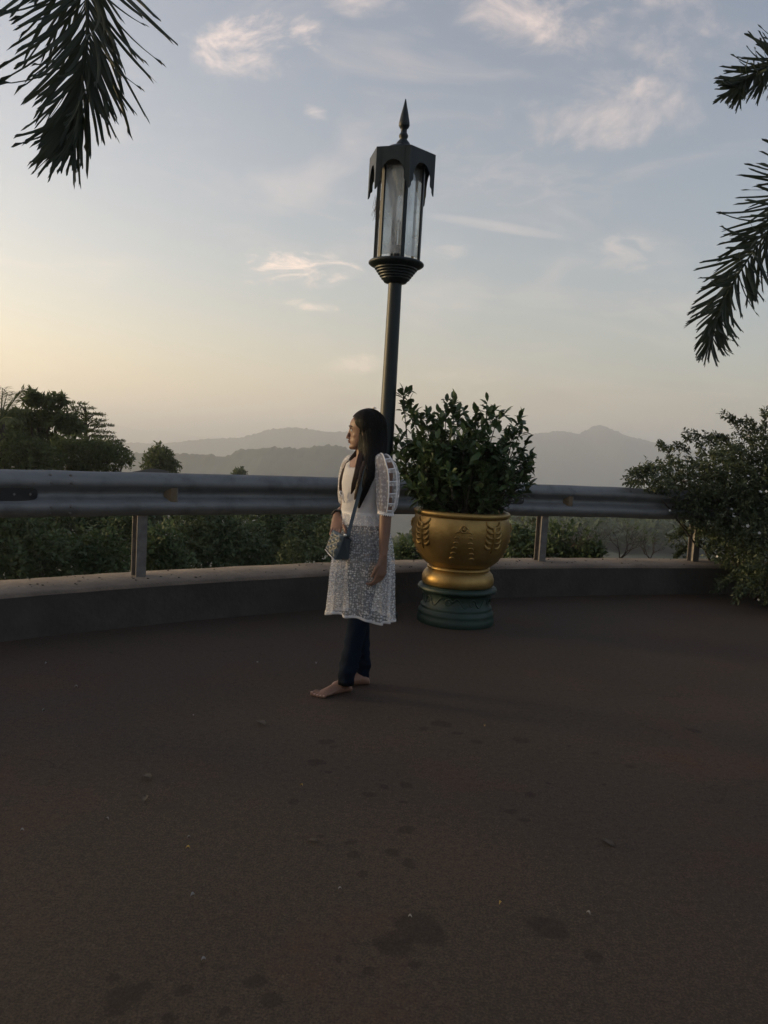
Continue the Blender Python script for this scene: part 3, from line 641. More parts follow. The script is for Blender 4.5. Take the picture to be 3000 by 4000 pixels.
def build_pot():
    ped = empty('pedestal', POT, label='round dark green moulded pedestal under the gold pot', cat='pedestal')
    MB().lathe([(.0, 0), (.300, 0), (.305, .012), (.305, .050), (.296, .066), (.300, .078), (.298, .096), (.282, .112), (.279, .120), (.284, .130), (.279, .140), (.268, .150), (.264, .235), (.270, .243)], 56, cap=False).build('drum', M_green, ped, sharp=60)
    MB().lathe([(.268, .243), (.296, .250), (.311, .262), (.314, .276), (.306, .290), (.285, .300), (.0, .300)], 56, cap=False).build('top_ring', M_green, ped, sharp=70)
    for k in range(9):                                    # scrolling vine relief on the drum
        a0 = k * 2 * math.pi / 9 + .2; m = MB(); pts = []
        for s in np.linspace(0, 1, 22):
            q = s * 2.4 * math.pi; rr = .034 * (1 - .75 * s); aa = a0 + (.06 * s * 0 + rr * math.cos(q)) / .266; z = .192 + rr * math.sin(q)
            pts.append((.268 * math.cos(aa), .268 * math.sin(aa), z))
        m.tube(pts, np.linspace(.006, .003, 22), 6)
        pts = [(.267 * math.cos(a0 + .12 + s * .5), .267 * math.sin(a0 + .12 + s * .5), .192 + .034 * math.sin(s * math.pi * 2 + (k % 2) * math.pi)) for s in np.linspace(0, 1, 12)]
        m.tube(pts, np.linspace(.006, .003, 12), 6).build('scroll', M_green, ped)
    pot = empty('gold_pot', POT + np.array([0, 0, .302]), label='large round gold planter with relief swags on a green pedestal', cat='plant pot')
    zz = .302
    def B(m, name, mt=M_gold, sharp=None, parent=pot):
        m.v = [v - np.array([0, 0, zz]) for v in m.v]; return m.build(name, mt, parent, sharp=sharp)
    B(MB().lathe([(0, .302), (.272, .302), (.281, .312), (.285, .335), (.283, .362), (.272, .392), (.254, .414), (.240, .422)], 56, cap=False), 'foot')
    B(MB().lathe([(.238, .420), (.247, .426), (.249, .436), (.244, .446), (.236, .452)], 56, cap=False), 'neck_ring')
    bowl = B(MB().lathe(np.concatenate([BOWL, [(.335, .852), (.33, .79), (0, .79)]]), 64, cap=False), 'bowl')
    B(MB().lathe([(.350, .846), (.368, .850), (.377, .862), (.377, .878), (.368, .888), (.350, .892), (.334, .888), (.327, .874), (.330, .852)], 64, cap=False), 'rim')
    B(MB().lathe([(0, .855), (.2, .85), (.333, .845)], 32, cap=False), 'soil', M_soil)
    def ridge(pts, rad, name='relief_leaf'):
        m = MB(); n = len(pts); m.tube(pts, rad, 7); o = B(m, name, M_gold, parent=bowl)
    FRONT = -math.pi / 2
    def crescent(a, z, L, rise, rot, th):
        pts = []
        for s in np.linspace(-1, 1, 9):
            u = s * L; w = rise * (1 - s * s); du = u * math.cos(rot) - w * math.sin(rot); dz = u * math.sin(rot) + w * math.cos(rot)
            pts.append(bowl_pt(a + du / bowl_r(z), z + dz, .001))
        rad = th * np.sqrt(np.clip(1 - np.linspace(-1, 1, 9) ** 2, 0.06, 1)); ridge(pts, rad)
    for base in [FRONT + .0 + k * math.pi / 2 for k in range(4)]:
        # boss ring with a ladder of leaf tips below it
        a = base - .04
        pts = [bowl_pt(a + .026 * math.cos(q) / .38, .775 + .026 * math.sin(q), .004) for q in np.linspace(0, 2 * math.pi, 17)]
        ridge(pts, .008, 'boss_ring')
        m = MB().ellipsoid(bowl_pt(a, .775, .0), (.016, .016, .016)); B(m, 'boss', parent=bowl)
        for k in range(6):
            z = .745 - .040 * k; w = .042 + .0065 * k
            for s in (-1, 1): crescent(a + s * w / bowl_r(z), z, .021, .010, -s * .22, .0085)
        # swag of overlapping acanthus leaves between the bosses
        b2 = base + math.pi / 4 + (-.18)
        for k in range(5):
            z = .815 - .040 * k
            for s in (-1, 1):
                crescent(b2 + s * (.030 + .004 * k) / .38, z, .044 - .003 * k, -.020, s * .5, .014)
        ridge([bowl_pt(b2, z, .001) for z in np.linspace(.80, .60, 9)], np.linspace(.016, .006, 9), 'relief_stem')
build_pot()
# ================================================================== VEGETATION
L_pot = leafmat('glossy_dark_leaf', (0.032, 0.058, 0.024), (0.090, 0.135, 0.052), 0.18, 0.38, 3.0, 0.45)
L_shrub = leafmat('dull_green_leaf', (0.030, 0.044, 0.022), (0.095, 0.120, 0.058), 0.2, 0.5, 1.6, 0.35)
L_wood = leafmat('slope_leaf', (0.042, 0.066, 0.030), (0.11, 0.145, 0.062), 0.25, 0.6, 0.7, 0.25)
L_wood2 = leafmat('pale_slope_leaf', (0.048, 0.076, 0.032), (0.12, 0.165, 0.07), 0.3, 0.6, 0.9, 0.25)
L_back = leafmat('backlit_tree_leaf', (0.055, 0.078, 0.032), (0.135, 0.165, 0.065), 0.5, 0.6, 0.5, 0.25)
L_palm = leafmat('palm_leaflet', (0.016, 0.026, 0.018), (0.045, 0.058, 0.036), 0.18, 0.45, 3.0, 0.35)
M_bark = mat('grey_brown_bark', (0.05, 0.04, 0.03), 0.9, vary=0.4, scale=12, bump=0.6, bscale=30)
M_twig = mat('bare_twig', (0.07, 0.055, 0.045), 0.9, vary=0.3, scale=10)
M_flower = mat('white_petal', (0.75, 0.74, 0.72), 0.6)

def twig_leaves(start, tdir, tl, per, ll, lw, r, simple=False, droop=0.0, spread=0.95, roll=0.6):
    n = len(start); t = np.tile(np.linspace(0.25, 1.0, per), n); s = np.repeat(start, per, 0); d = np.repeat(tdir, per, 0)
    tl = np.repeat(np.broadcast_to(tl, (n,)), per)
    pos = s + d * (tl * t)[:, None] + r.normal(0, 0.02, (n * per, 3)) * tl[:, None]
    ld = d * 0.55 + rdir(n * per, r) * spread; ld[:, 2] -= droop
    sz = r.uniform(.65, 1.2, n * per)
    return leaves(pos, ld, ll * sz, lw * sz * r.uniform(.8, 1.2, n * per), r, simple, roll)
def blob_twigs(blobs, n, r, shell=(.55, 1.05), up=0.3, flat=1.0):
    b = np.array([(*c, *((rad,) * 3 if np.isscalar(rad) else rad)) for c, rad in blobs])
    w = b[:, 3] * b[:, 4] + b[:, 4] * b[:, 5]; k = r.choice(len(b), n, p=w / w.sum())
    d = rdir(n, r); u = r.uniform(shell[0] ** 2, shell[1] ** 2, n) ** .5
    lump = np.array([1 + 0.28 * mnoise.noise(Vector(q * 2.3) + Vector((float(i), 0, 0))) for q, i in zip(d, k)])
    pos = b[k, :3] + d * b[k, 3:6] * (u * lump)[:, None]
    td = d + r.normal(0, .45, (n, 3)); td[:, 2] = (td[:, 2] + up) * flat
    return pos, td / np.linalg.norm(td, axis=1)[:, None], k
def limbs(base, targets, r, r0, seg=5, wander=0.12):
    m = MB()
    for c in targets:
        c = np.asarray(c); L = np.linalg.norm(c - base); pts = []
        for s in np.linspace(0, 1, 7):
            p = base * (1 - s) + c * s; p = p + np.array([0, 0, 1]) * L * .16 * math.sin(s * math.pi) * (1 - s) + r.normal(0, wander * L * .18, 3) * math.sin(s * math.pi); pts.append(p)
        m.tube(pts, np.linspace(r0, r0 * .22, 7), seg)
    return m
def plant(name, label, cat, base, blobs, n, per, tl, ll, lw, mat_leaf, seed, group=None, simple=True, trunk_r=.05, shell=(.5, 1.05), up=.3, droop=0.0, part='crown', flat=1.0, ntwig=14, roll=.6):
    r = np.random.default_rng(seed); base = np.asarray(base, float)
    t = empty(name, base, label=label, cat=cat, group=group)
    pos, td, k = blob_twigs(blobs, n, r, shell, up, flat)
    v, f = twig_leaves(pos, td, tl, per, ll, lw, r, simple, droop, roll=roll)
    o = link(part, fastmesh(part, v - base, f, mat_leaf), t); tag(o, kind='stuff')
    m = limbs(np.zeros(3), [np.asarray(c) - base for c, _ in blobs], r, trunk_r)
    sel = r.choice(n, min(n, ntwig), replace=False)
    for i in sel:
        c = np.asarray(blobs[k[i]][0]) - base; m.tube([c, (c + pos[i] - base) / 2 + r.normal(0, .02, 3), pos[i] - base + td[i] * tl], [trunk_r * .22, trunk_r * .16, trunk_r * .07], 4)
    m.build('trunk' if cat == 'tree' else 'stems', M_bark, t)
    return t
def pb(*items):
    """blobs from (px, py, depth, radius in px[, vertical squash])"""
    out = []
    for it in items:
        x, y, Y, rp = it[:4]; rad = rp * Y / FPX; sq = it[4] if len(it) > 4 else 1.0
        out.append((P(x, y, Y), (rad, rad, rad * sq)))
    return out
def foot(x, Y, py=1900):
    p = P(x, py, Y); return np.array([p[0], p[1], terrain_h(p[0], p[1])])

# --- shrub in the gold pot: upright stems with whorls of pointed leaves
def build_pot_plant():
    r = np.random.default_rng(11); base = POT + np.array([0, 0, .852])
    t = empty('potted_shrub', base, label='bushy glossy green shrub growing in the gold pot', cat='shrub')
    tips = [(1575, 1545, .0), (1600, 1560, .1), (1742, 1580, 0), (1768, 1575, .05), (1788, 1620, -.1), (1858, 1620, .1), (1902, 1590, 0), (1925, 1612, .1), (1945, 1625, -.1), (2030, 1640, .05), (2040, 1665, .12),
            (1612, 1620, -.1), (1640, 1640, .1), (1665, 1640, .0), (1690, 1650, .1), (1720, 1660, -.1), (1835, 1670, .1), (1880, 1680, -.2), (1975, 1700, .1), (2010, 1700, .0), (2050, 1740, .1), (2062, 1790, -.1), (2072, 1815, .0), (2050, 1860, .1), (2020, 1900, .0), (1560, 1700, .05),
            (1545, 1745, .0), (1580, 1790, -.1), (1560, 1830, .1), (1590, 1880, -.1), (1620, 1915, .05), (1640, 1930, -.2), (1980, 1925, -.1), (2060, 1905, .1)]
    stems = []
    for x, y, dy in tips: stems.append(P(x, y, POT[1] + dy) - base)
    c = np.array([P(1800, 1800, POT[1])[0] - base[0], 0, .33])
    for _ in range(185):
        d = rdir(1, r)[0]; s = r.uniform(.35, .98); q = c + d * np.array([.47, .43, .37]) * s; q[2] = max(q[2], .03 + .12 * max(0, np.linalg.norm(q[:2]) - .3)); stems.append(q)
    m = MB(); S, D, TL = [], [], []
    for q in stems:
        q = np.asarray(q); b = np.array([q[0] * .25, q[1] * .25, -.02]) + r.normal(0, (.04, .04, 0)); L = np.linalg.norm(q - b)
        mid = b * .45 + q * .55 + np.array([q[0] * .12, q[1] * .12, -.02]) + r.normal(0, .02, 3)
        m.tube([b, mid, q], [.007, .005, .0025], 4)
        d = q - mid; d /= np.linalg.norm(d); d = d * .7 + np.array([0, 0, .5]); d /= np.linalg.norm(d)
        for k in range(3): S.append(q - d * (.015 + .05 * k) + r.normal(0, .004, 3)); D.append(d); TL.append(.05)
        if r.uniform() < .95:
            for k in range(3):
                s = r.uniform(.05, .95); p = mid * (1 - s) + q * s; dd = d + rdir(1, r)[0] * .9; dd /= np.linalg.norm(dd); S.append(p + dd * .03); D.append(dd); TL.append(.06)
                m.tube([p, p + dd * .05], [.003, .002], 3)
    S, D, TL = np.array(S), np.array(D), np.array(TL)
    v, f = twig_leaves(S, D, TL, 6, .084, .036, r, 'fine', 0.0, .85, .35)
    tag(link('foliage', fastmesh('foliage', v, f, L_pot), t), kind='stuff')
    m.build('stems', M_bark, t)
build_pot_plant()

# --- flowering shrub spilling over the wall and rail on the right
def build_flower_shrub():
    r = np.random.default_rng(21); base = np.array([4.5, 9.1, -1.0])
    bl = pb((2960, 1850, 8.7, 190, .8), (2800, 1870, 8.4, 150, .75), (2660, 1880, 8.2, 120, .6), (2560, 1870, 8.0, 70, .55), (2500, 1860, 7.9, 34, .6), (3000, 2000, 8.2, 200), (2830, 1990, 8.1, 130), (2720, 1970, 8.05, 75), (2945, 2150, 7.9, 150, .85), (3060, 2200, 7.5, 150), (3000, 2265, 7.3, 55, .9), (2850, 2100, 8.2, 80), (2665, 2095, 8.95, 34, .9), (2680, 2150, 9.0, 24, .7), (3200, 1950, 8.3, 300))
    t = empty('flowering_shrub', base, label='large dark shrub with small white flowers spilling over wall and rail', cat='shrub')
    n = 6200; pos, td, k = blob_twigs(bl, n, r, (.55, 1.08), .25)
    # arching shoots that stand proud of the mass
    shoots = [((2800, 1740), (2690, 1690), 8.3), ((2760, 1760), (2685, 1715), 8.3), ((2900, 1720), (2835, 1622), 8.5), ((2940, 1700), (2870, 1640), 8.5), ((2620, 1790), (2590, 1745), 8.1), ((2560, 1830), (2475, 1850), 7.9), ((2540, 1840), (2465, 1885), 7.9), ((2700, 1770), (2635, 1745), 8.2), ((2990, 1690), (2985, 1620), 8.5), ((2960, 1700), (2930, 1650), 8.6), ((2640, 1900), (2560, 1912), 7.95), ((2880, 2250), (2800, 2300), 7.6), ((2900, 2290), (2880, 2330), 7.2), ((2760, 2120), (2660, 2150), 8.9), ((2700, 2080), (2640, 2095), 8.9), ((2690, 2150), (2650, 2170), 8.9), ((2870, 1760), (2780, 1700), 8.4), ((2850, 1720), (2800, 1710), 8.4)]
    m = MB(); P2, D2 = [], []
    for a, b, Y in shoots:
        a, b = P(*a, Y), P(*b, Y); mid = (a + b) / 2 + np.array([0, 0, .05]); pts = np.array([(1 - s) ** 2 * a + 2 * s * (1 - s) * mid + s * s * b for s in np.linspace(0, 1, 9)])
        m.tube(pts - base, np.linspace(.006, .002, 9), 4)
        for p, d in zip(pts, np.gradient(pts, axis=0)):
            for _ in range(4): P2.append(p + r.normal(0, .012, 3)); D2.append(d / np.linalg.norm(d) + rdir(1, r)[0] * .6)
    pos2, d2 = np.array(P2), np.array(D2)
    v, f = cat_meshes([twig_leaves(pos, td, .09, 8, .046, .022, r, False, .1), twig_leaves(pos2, d2, .05, 4, .046, .021, r, False)])
    tag(link('foliage', fastmesh('foliage', v - base, f, L_shrub), t), kind='stuff')
    for c, _ in bl: m.v += limbs(np.zeros(3), [np.asarray(c) - base], r, .022).v[:0]
    mm = limbs(np.zeros(3), [np.asarray(c) - base for c, _ in bl], r, .022)
    for i in r.choice(n, 160, replace=False):
        c = np.asarray(bl[k[i]][0]) - base; mm.tube([c, (c + pos[i] - base) / 2 + r.normal(0, .03, 3), pos[i] - base + td[i] * .08], [.007, .005, .002], 4)
    m.add(np.concatenate(mm.v), mm.f); m.build('stems', M_bark, t)
    # small white flowers, five petals each, facing out
    fm = MB(); a = np.arange(5) / 5 * 2 * math.pi
    for q in a:
        d = np.array([math.cos(q), math.sin(q), 0]); s = np.array([-math.sin(q), math.cos(q), 0])
        fm.add([(0, 0, 0), d * .009 + s * .0055 + (0, 0, .004), d * .017 + (0, 0, .003), d * .009 - s * .0055 + (0, 0, .004)], [(0, 1, 2, 3)])
    fme = fm.mesh('flower', M_flower)
    front = [i for i in r.permutation(n) if td[i][1] < .1 and r.uniform() < .9][:120]
    for i in front:
        o = link('flower', fme, t); o.location = tuple(pos[i] + td[i] * .13 - base)
        o.rotation_euler = Vector(td[i] + np.array([0, -.5, .2])).to_track_quat('Z', 'Y').to_euler(); s = r.uniform(.8, 1.35); o.scale = (s, s, s)
build_flower_shrub()

# --- trees above the rail on the left
def rosette_tree():
    r = np.random.default_rng(31); Y = 22.0; base = foot(150, Y)
    bl = pb((122, 1560, Y, 44, .5), (212, 1570, Y, 42, .5), (165, 1580, Y + .5, 22, .4), (70, 1640, Y, 70, .45), (150, 1632, Y, 60, .3), (225, 1640, Y, 70, .3), (275, 1672, Y, 48, .45), (130, 1690, Y + .6, 55, .6), (40, 1710, Y, 80), (240, 1735, Y, 60, .5), (110, 1760, Y + .5, 70))
    t = empty('broadleaf_tree', base, label='tall tree with whorled large leaves rising above the guardrail on the left', cat='tree')
    pos, td, k = blob_twigs(bl, 460, r, (.4, 1.02), .6)
    v, f = twig_leaves(pos, td * .4 + np.array([0, 0, .25]), .10, 13, .24, .085, r, False, .35, 1.0, .3)
    tag(link('crown', fastmesh('crown', v - base, f, L_back), t), kind='stuff')
    m = limbs(np.zeros(3), [np.asarray(c) - base for c, _ in bl], r, .09)
    for i in range(0, 460, 3):
        c = np.asarray(bl[k[i]][0]) - base; m.tube([c, pos[i] - base], [.02, .008], 4)
    m.build('trunk', M_bark, t)
rosette_tree()
def tiered_tree():
    r = np.random.default_rng(33); Y = 25.0; base = foot(330, Y)
    t = empty('tiered_tree', base, label='slender tree with flat horizontal tiers of feathery foliage', cat='tree')
    tiers = [(300, 1575, 24), (322, 1592, 34), (285, 1600, 26), (340, 1615, 36), (305, 1622, 36), (375, 1618, 20), (320, 1645, 50), (372, 1640, 30), (350, 1662, 40), (405, 1662, 22), (330, 1680, 46), (390, 1686, 36), (355, 1703, 60), (405, 1704, 28), (330, 1725, 40), (375, 1735, 40), (430, 1728, 34), (455, 1722, 16), (400, 1752, 30)]
    S, D, m = [], [], MB(); tr = [P(335, y, Y) - base for y in (1590, 1640, 1690, 1740, 1830)][::-1]
    m.tube([np.zeros(3)] + tr, [.12, .10, .08, .06, .045, .02], 6)
    for x, y, w in tiers:
        c = P(x, y, Y); w = w * Y / FPX; root = P(335, y + 28, Y) - base; m.tube([root, (root + c - base) / 2 + (0, 0, .03), c - base], [.028, .02, .01], 4)
        for _ in range(int(26 + w * 90)):
            a = r.uniform(0, 2 * math.pi); q = math.sqrt(r.uniform(0, 1)) * w; S.append(c + np.array([math.cos(a) * q, math.sin(a) * q, r.normal(0, .018) - .25 * q * q / max(w, .1) * .3])); D.append((math.cos(a), math.sin(a), .12))
    S, D = np.array(S), np.array(D); v, f = twig_leaves(S, D, .16, 7, .075, .034, r, True, 0, .55, .25)
    tag(link('crown', fastmesh('crown', v - base, f, L_back), t), kind='stuff'); m.build('trunk', M_bark, t)
tiered_tree()
plant('broadleaf_tree', 'dense low tree filling the space above the rail at the left edge', 'tree', foot(60, 19.0), pb((20, 1790, 19, 110), (110, 1800, 19, 90), (-90, 1740, 19.5, 110), (170, 1830, 19, 70), (10, 1735, 19.5, 45)), 1300, 7, .16, .11, .055, L_back, 41, simple=True, trunk_r=.08, ntwig=60)
plant('broadleaf_tree', 'bushy tree below the feathery tiered tree', 'tree', foot(340, 20.0), pb((260, 1800, 20, 80), (350, 1790, 20, 70), (420, 1800, 20, 50), (460, 1775, 20.5, 30, .8), (484, 1803, 20, 24, .7), (400, 1760, 20.5, 40, .7)), 1300, 7, .15, .10, .05, L_back, 42, simple=True, trunk_r=.07, ntwig=60)
plant('small_tree', 'small rounded tree beside the shed roof, seen over the rail', 'tree', foot(625, 38.0), pb((617, 1760, 38, 12, 1.2), (600, 1790, 38, 26), (640, 1790, 38, 22), (628, 1815, 38, 40, .8), (668, 1828, 38, 22, .7), (590, 1825, 38, 22)), 620, 7, .28, .17, .085, L_back, 43, simple=True, trunk_r=.10, ntwig=40)
plant('small_tree', 'tiny distant treetop just showing over the guardrail', 'tree', foot(936, 95.0), pb((936, 1850, 95, 11, .9), (926, 1858, 95, 9), (948, 1858, 95, 7)), 160, 6, .5, .40, .2, L_back, 44, simple=True, trunk_r=.15)
def coconut():
    Y = 19.0; top = P(4, 1640, Y); base = foot(-14, Y); r = np.random.default_rng(51)
    t = empty('coconut_palm', base, label='coconut palm crown at the far left edge above the trees', cat='palm')
    MB().tube([np.zeros(3), (top - base) * .5 + (.15, 0, 0), top - base], [.14, .11, .09], 8).build('trunk', M_bark, t)
    for px, py, dep in ((92, 1524, 0), (30, 1535, .5), (-50, 1510, 0), (-110, 1560, .3), (10, 1515, .6), (60, 1640, -.8), (-120, 1660, -.5), (100, 1600, .9)):
        e = P(px, py, Y + dep); mid = (top + e) / 2 + np.array([0, 0, .12]); pts = np.array([(1 - s) ** 2 * top + 2 * s * (1 - s) * mid + s * s * e for s in np.linspace(0, 1, 14)])
        m = MB().tube(pts - base, np.linspace(.022, .006, 14), 4); v0 = np.concatenate(m.v)
        S, D = [], []
        for s in np.linspace(.15, 1, 40):
            p = (1 - s) ** 2 * top + 2 * s * (1 - s) * mid + s * s * e; d = (e - top) / np.linalg.norm(e - top); side = np.cross(d, (0, 0, 1)); side /= np.linalg.norm(side)
            for q in (-1, 1): S.append(p); D.append(d * .75 + side * q * .6 + np.array([0, 0, -.35 + r.normal(0, .15)]))
        v, f = leaves(np.array(S), np.array(D), .34, .026, r, True, .2)
        tri = np.array([(q[0], q[1], q[2]) for q in m.f if len(q) == 4] + [(q[0], q[2], q[3]) for q in m.f if len(q) == 4]); V, F = cat_meshes([(v0, tri), (v - base, f)])
        link('frond', fastmesh('frond', V, F, L_back), t)
coconut()
# shed whose roof edge shows over the rail
def shed():
    Y = 30.0; a = P(523, 1840, Y); b = P(600, 1850, Y); base = foot(600, Y); t = empty('shed', base, label='small shed whose pale sheet roof edge shows over the rail', cat='shed')
    M_sheet = mat('pale_roof_sheet', (0.03, 0.029, 0.028), 0.9, vary=.25, spec=.1, scale=3); M_sw = mat('shed_wall', (0.12, 0.11, 0.10), 0.9, vary=.3, scale=2)
    w = b[0] - a[0]; zb = base[2] - .4; x0 = a[0] - base[0]
    MB().box((x0 + w * .5, 1.0, (a[2] - .12 + zb) / 2 - base[2]), (w * .92, 2.0, a[2] - .12 - zb), None).build('shed_wall', M_sw, t, smooth=False)
    n = 40; rings = []
    for i in range(n + 1):
        s = i / n; x = x0 - .05 + (w + .1) * s; z = a[2] + (b[2] - a[2] - .02) * max(0, (s - .35) / .65) - base[2] + .004 * math.sin(i * 2.2)
        rings.append([(x, -.25, z - .05), (x, 2.3, z + .01), (x, 2.3, z + .025), (x, -.25, z - .035)])
    MB().loft(rings, True, True).build('roof', M_sheet, t, smooth=False)
    MB().box((x0 + .02 + .03, -.24, a[2] - base[2] - .09), (.08, .03, .10)).build('roof_edge_board', M_sw, t, smooth=False)
shed()

# --- slope thicket seen below the rail, each bush its own
SG = 'bushes on the slope below the guardrail'
for i, (x, Y, bl, mt, lab, nm) in enumerate([
    (90, 9.5, [(60, 2150, 9.5, 150), (-60, 2090, 9.5, 150), (160, 2210, 9.2, 110)], L_wood, 'dense green bush below the rail at the left edge', 'bush'),
    (370, 10.0, [(370, 2180, 10, 90), (300, 2215, 9.8, 80), (420, 2225, 10, 70)], L_wood2, 'rounded pale green bush left of the nearest rail post', 'bush'),
    (300, 13.0, [(280, 2060, 13, 110), (430, 2080, 13, 90), (180, 2050, 13.5, 90)], L_wood, 'dark bush directly under the rail between left edge and post', 'bush'),
    (540, 12.0, [(500, 2100, 12, 80), (560, 2150, 12, 70), (520, 2040, 12.5, 60)], L_wood, 'dark bush behind the nearest rail post', 'bush'),
    (650, 10.5, [(640, 2120, 10.5, 55), (620, 2190, 10.5, 60), (690, 2200, 10.4, 45)], L_wood2, 'leafy pale bush just right of the nearest rail post', 'bush'),
    (800, 14.0, [(780, 2080, 14, 100), (860, 2110, 14, 90), (730, 2150, 13.6, 70), (820, 2170, 13.5, 70)], L_wood, 'broad green bush in the middle of the slope', 'bush'),
    (960, 15.0, [(950, 2110, 15, 75), (920, 2170, 14.5, 60), (1000, 2180, 14.5, 50)], L_wood, 'shadowed bush left of the conical tree', 'bush'),
    (1180, 17.0, [(1180, 2120, 17, 65), (1150, 2180, 16, 50), (1220, 2060, 17.5, 65)], L_wood, 'bush between the conical tree and the standing person', 'bush'),
    (1290, 15.0, [(1290, 2140, 15, 60), (1270, 2190, 14.5, 40), (1330, 2080, 15.5, 70), (1400, 2150, 15, 60)], L_wood, 'green bush on the slope just behind the quilted handbag', 'bush'),
    (1600, 9.4, [(1600, 2170, 9.4, 45, .8), (1560, 2190, 9.4, 40, .7), (1645, 2185, 9.4, 40)], L_wood2, 'low bush between the dress and the gold pot', 'bush'),
    (2030, 9.6, [(2030, 2150, 9.6, 55, .8), (1990, 2120, 9.7, 50), (2085, 2165, 9.6, 45), (2060, 2090, 9.8, 32)], L_wood2, 'green bush below the rail right of the gold pot', 'bush'),
    (2180, 9.4, [(2170, 2155, 9.4, 40, .8), (2230, 2170, 9.4, 30, .6), (2190, 2100, 9.5, 22)], L_wood2, 'sparse bush right of the second visible rail post', 'bush'),
    (2300, 9.2, [(2300, 2170, 9.2, 20, .9)], L_wood2, 'small green tuft at the back edge of the wall', 'bush')]):
    tot = sum((b[3] * b[2] / FPX) ** 2 for b in bl)
    plant(nm, lab, 'bush', foot(x, Y), pb(*bl), int(min(1900, 900 + tot * 900)) if x > 1500 and False else int((260 + 1500 * min(1, tot)) * (.55 if x > 1500 else 1)), 7, .10 + .004 * Y, .055 + .0022 * Y, .028 + .0012 * Y, mt, 60 + i, SG, True, .02, (.35, 1.08), .3, ntwig=50)
# conical tree
plant('conical_tree', 'narrow cone shaped tree below the rail', 'tree', foot(1060, 18.0), pb((1060, 2040, 18, 30, 1.2), (1060, 2085, 18, 48, .9), (1055, 2130, 18, 60, .8), (1060, 2180, 18, 66, .8), (1058, 2005, 18, 16, 1.3)), 1100, 7, .16, .10, .05, L_wood2, 90, None, True, .06, (.4, 1.05), .1, .2, ntwig=40)
plant('broadleaf_tree', 'dark tree in the gap behind the conical tree', 'tree', foot(1130, 27.0), pb((1000, 2030, 27, 70), (1120, 2020, 27, 75), (1250, 2010, 27, 75), (880, 2020, 27, 70), (1380, 2030, 27, 80), (1150, 2090, 27, 80)), 1500, 7, .25, .17, .08, L_wood, 91, None, True, .12, ntwig=40)
plant('broadleaf_tree', 'dark wide tree under the rail at the left', 'tree', foot(200, 24.0), pb((60, 2020, 24, 100), (240, 2000, 24, 100), (420, 2010, 24, 90), (600, 2010, 24, 100), (760, 2020, 24, 80)), 1700, 7, .22, .15, .07, L_wood, 92, None, True, .12, ntwig=40)
# bare twiggy shrubs
def bare_shrub(x, Y, label, seed, h, n, leafy=0, fan=0.5):
    r = np.random.default_rng(seed); base = foot(x, Y, 2180); p0 = P(x, 2185, Y); base[2] = min(base[2], p0[2] - .05)
    t = empty('bare_shrub', base, label=label, cat='shrub', group='leafless shrubs beyond the wall'); m = MB(); S, D = [], []
    def grow(p, d, L, rad, lev):
        q = p + d * L; mid = (p + q) / 2 + r.normal(0, L * .06, 3); m.tube([p, mid, q], [rad, rad * .8, rad * .6], 4 if lev > 1 else 5)
        if lev >= 4 or L < .04:
            S.append(q); D.append(d); return
        for _ in range(r.integers(2, 4)):
            dd = d + rdir(1, r)[0] * .62; dd[2] += .12; dd /= np.linalg.norm(dd); grow(q, dd, L * r.uniform(.58, .82), rad * .6, lev + 1)
    root = p0 - base
    m.tube([np.zeros(3), root], [.016, .012], 5)
    for _ in range(n):
        d = np.array([r.normal(0, fan), r.normal(0, fan), 1.0]); d /= np.linalg.norm(d); grow(root, d, h * r.uniform(.3, .42), .008, 0)
    m.build('branches', M_twig, t, smooth=False)
    if leafy:
        S, D = np.array(S), np.array(D); k = r.choice(len(S), min(leafy, len(S)), replace=False)
        v, f = twig_leaves(S[k], D[k], .05, 4, .045, .02, r, True); tag(link('leaves', fastmesh('leaves', v - 0, f, L_wood2), t), kind='stuff')
bare_shrub(2225, 9.4, 'twiggy half bare shrub with few leaves right of rail post', 101, .50, 3, 60)
bare_shrub(2320, 9.6, 'thin upright leafless shrub left of centre in the wall gap', 102, .42, 3, 10, .4)
bare_shrub(2420, 9.3, 'spreading leafless shrub in the middle of the gap under the rail', 103, .44, 4, 14, .7)
bare_shrub(2540, 9.5, 'low leafless shrub nearest the flowering shrub', 104, .34, 4, 14, .8)
bare_shrub(2090, 9.8, 'leafless twigs behind the green bush beside the gold pot', 105, .58, 3, 20, .6)

# undergrowth and far valley woods: uncountable cover
def undergrowth():
    r = np.random.default_rng(5); S, D = [], []
    while len(S) < 15000:
        y = 5.5 + 24 * r.uniform() ** 1.6; x = r.uniform(-11, 9); s = beyond(x, y)
        if s < .75: continue
        S.append((x, y, terrain_h(x, y) + r.uniform(0, .35 if s < 2.0 else .6) * (1 if x < 1 else .6))); d = rdir(1, r, .1)[0]; D.append(d)
    v, f = twig_leaves(np.array(S), np.array(D), .22, 6, .12, .05, r, True)
    tag(link('undergrowth', fastmesh('undergrowth', v, f, L_wood)), 'low leafy undergrowth covering the slope beyond the wall', 'undergrowth', kind='stuff')
    S, D, Z = [], [], []
    for _ in range(3200):
        y = 34 + 680 * r.uniform() ** 1.8; x = r.uniform(.02 if y < 150 else -.42, .62) * y; y = max(y, 170 + 60 * r.uniform()); z = terrain_h(x, y); h = r.uniform(2.5, 5) + min(4, y * .012)
        for _ in range(16):
            d = rdir(1, r, -.2)[0]; S.append((x + d[0] * h * .42, y + d[1] * h * .42, z + h * (.5 + .5 * d[2]))); D.append(d); Z.append(min(2.4, .5 + y * .012))
    v, f = leaves(np.array(S), np.array(D) + r.normal(0, .5, (len(S), 3)), np.array(Z), np.array(Z) * .6, r, True)
    tag(link('valley_forest', fastmesh('valley_forest', v, f, L_wood)), 'hazy forest covering the valley below the viewpoint', 'forest', kind='stuff')
undergrowth()

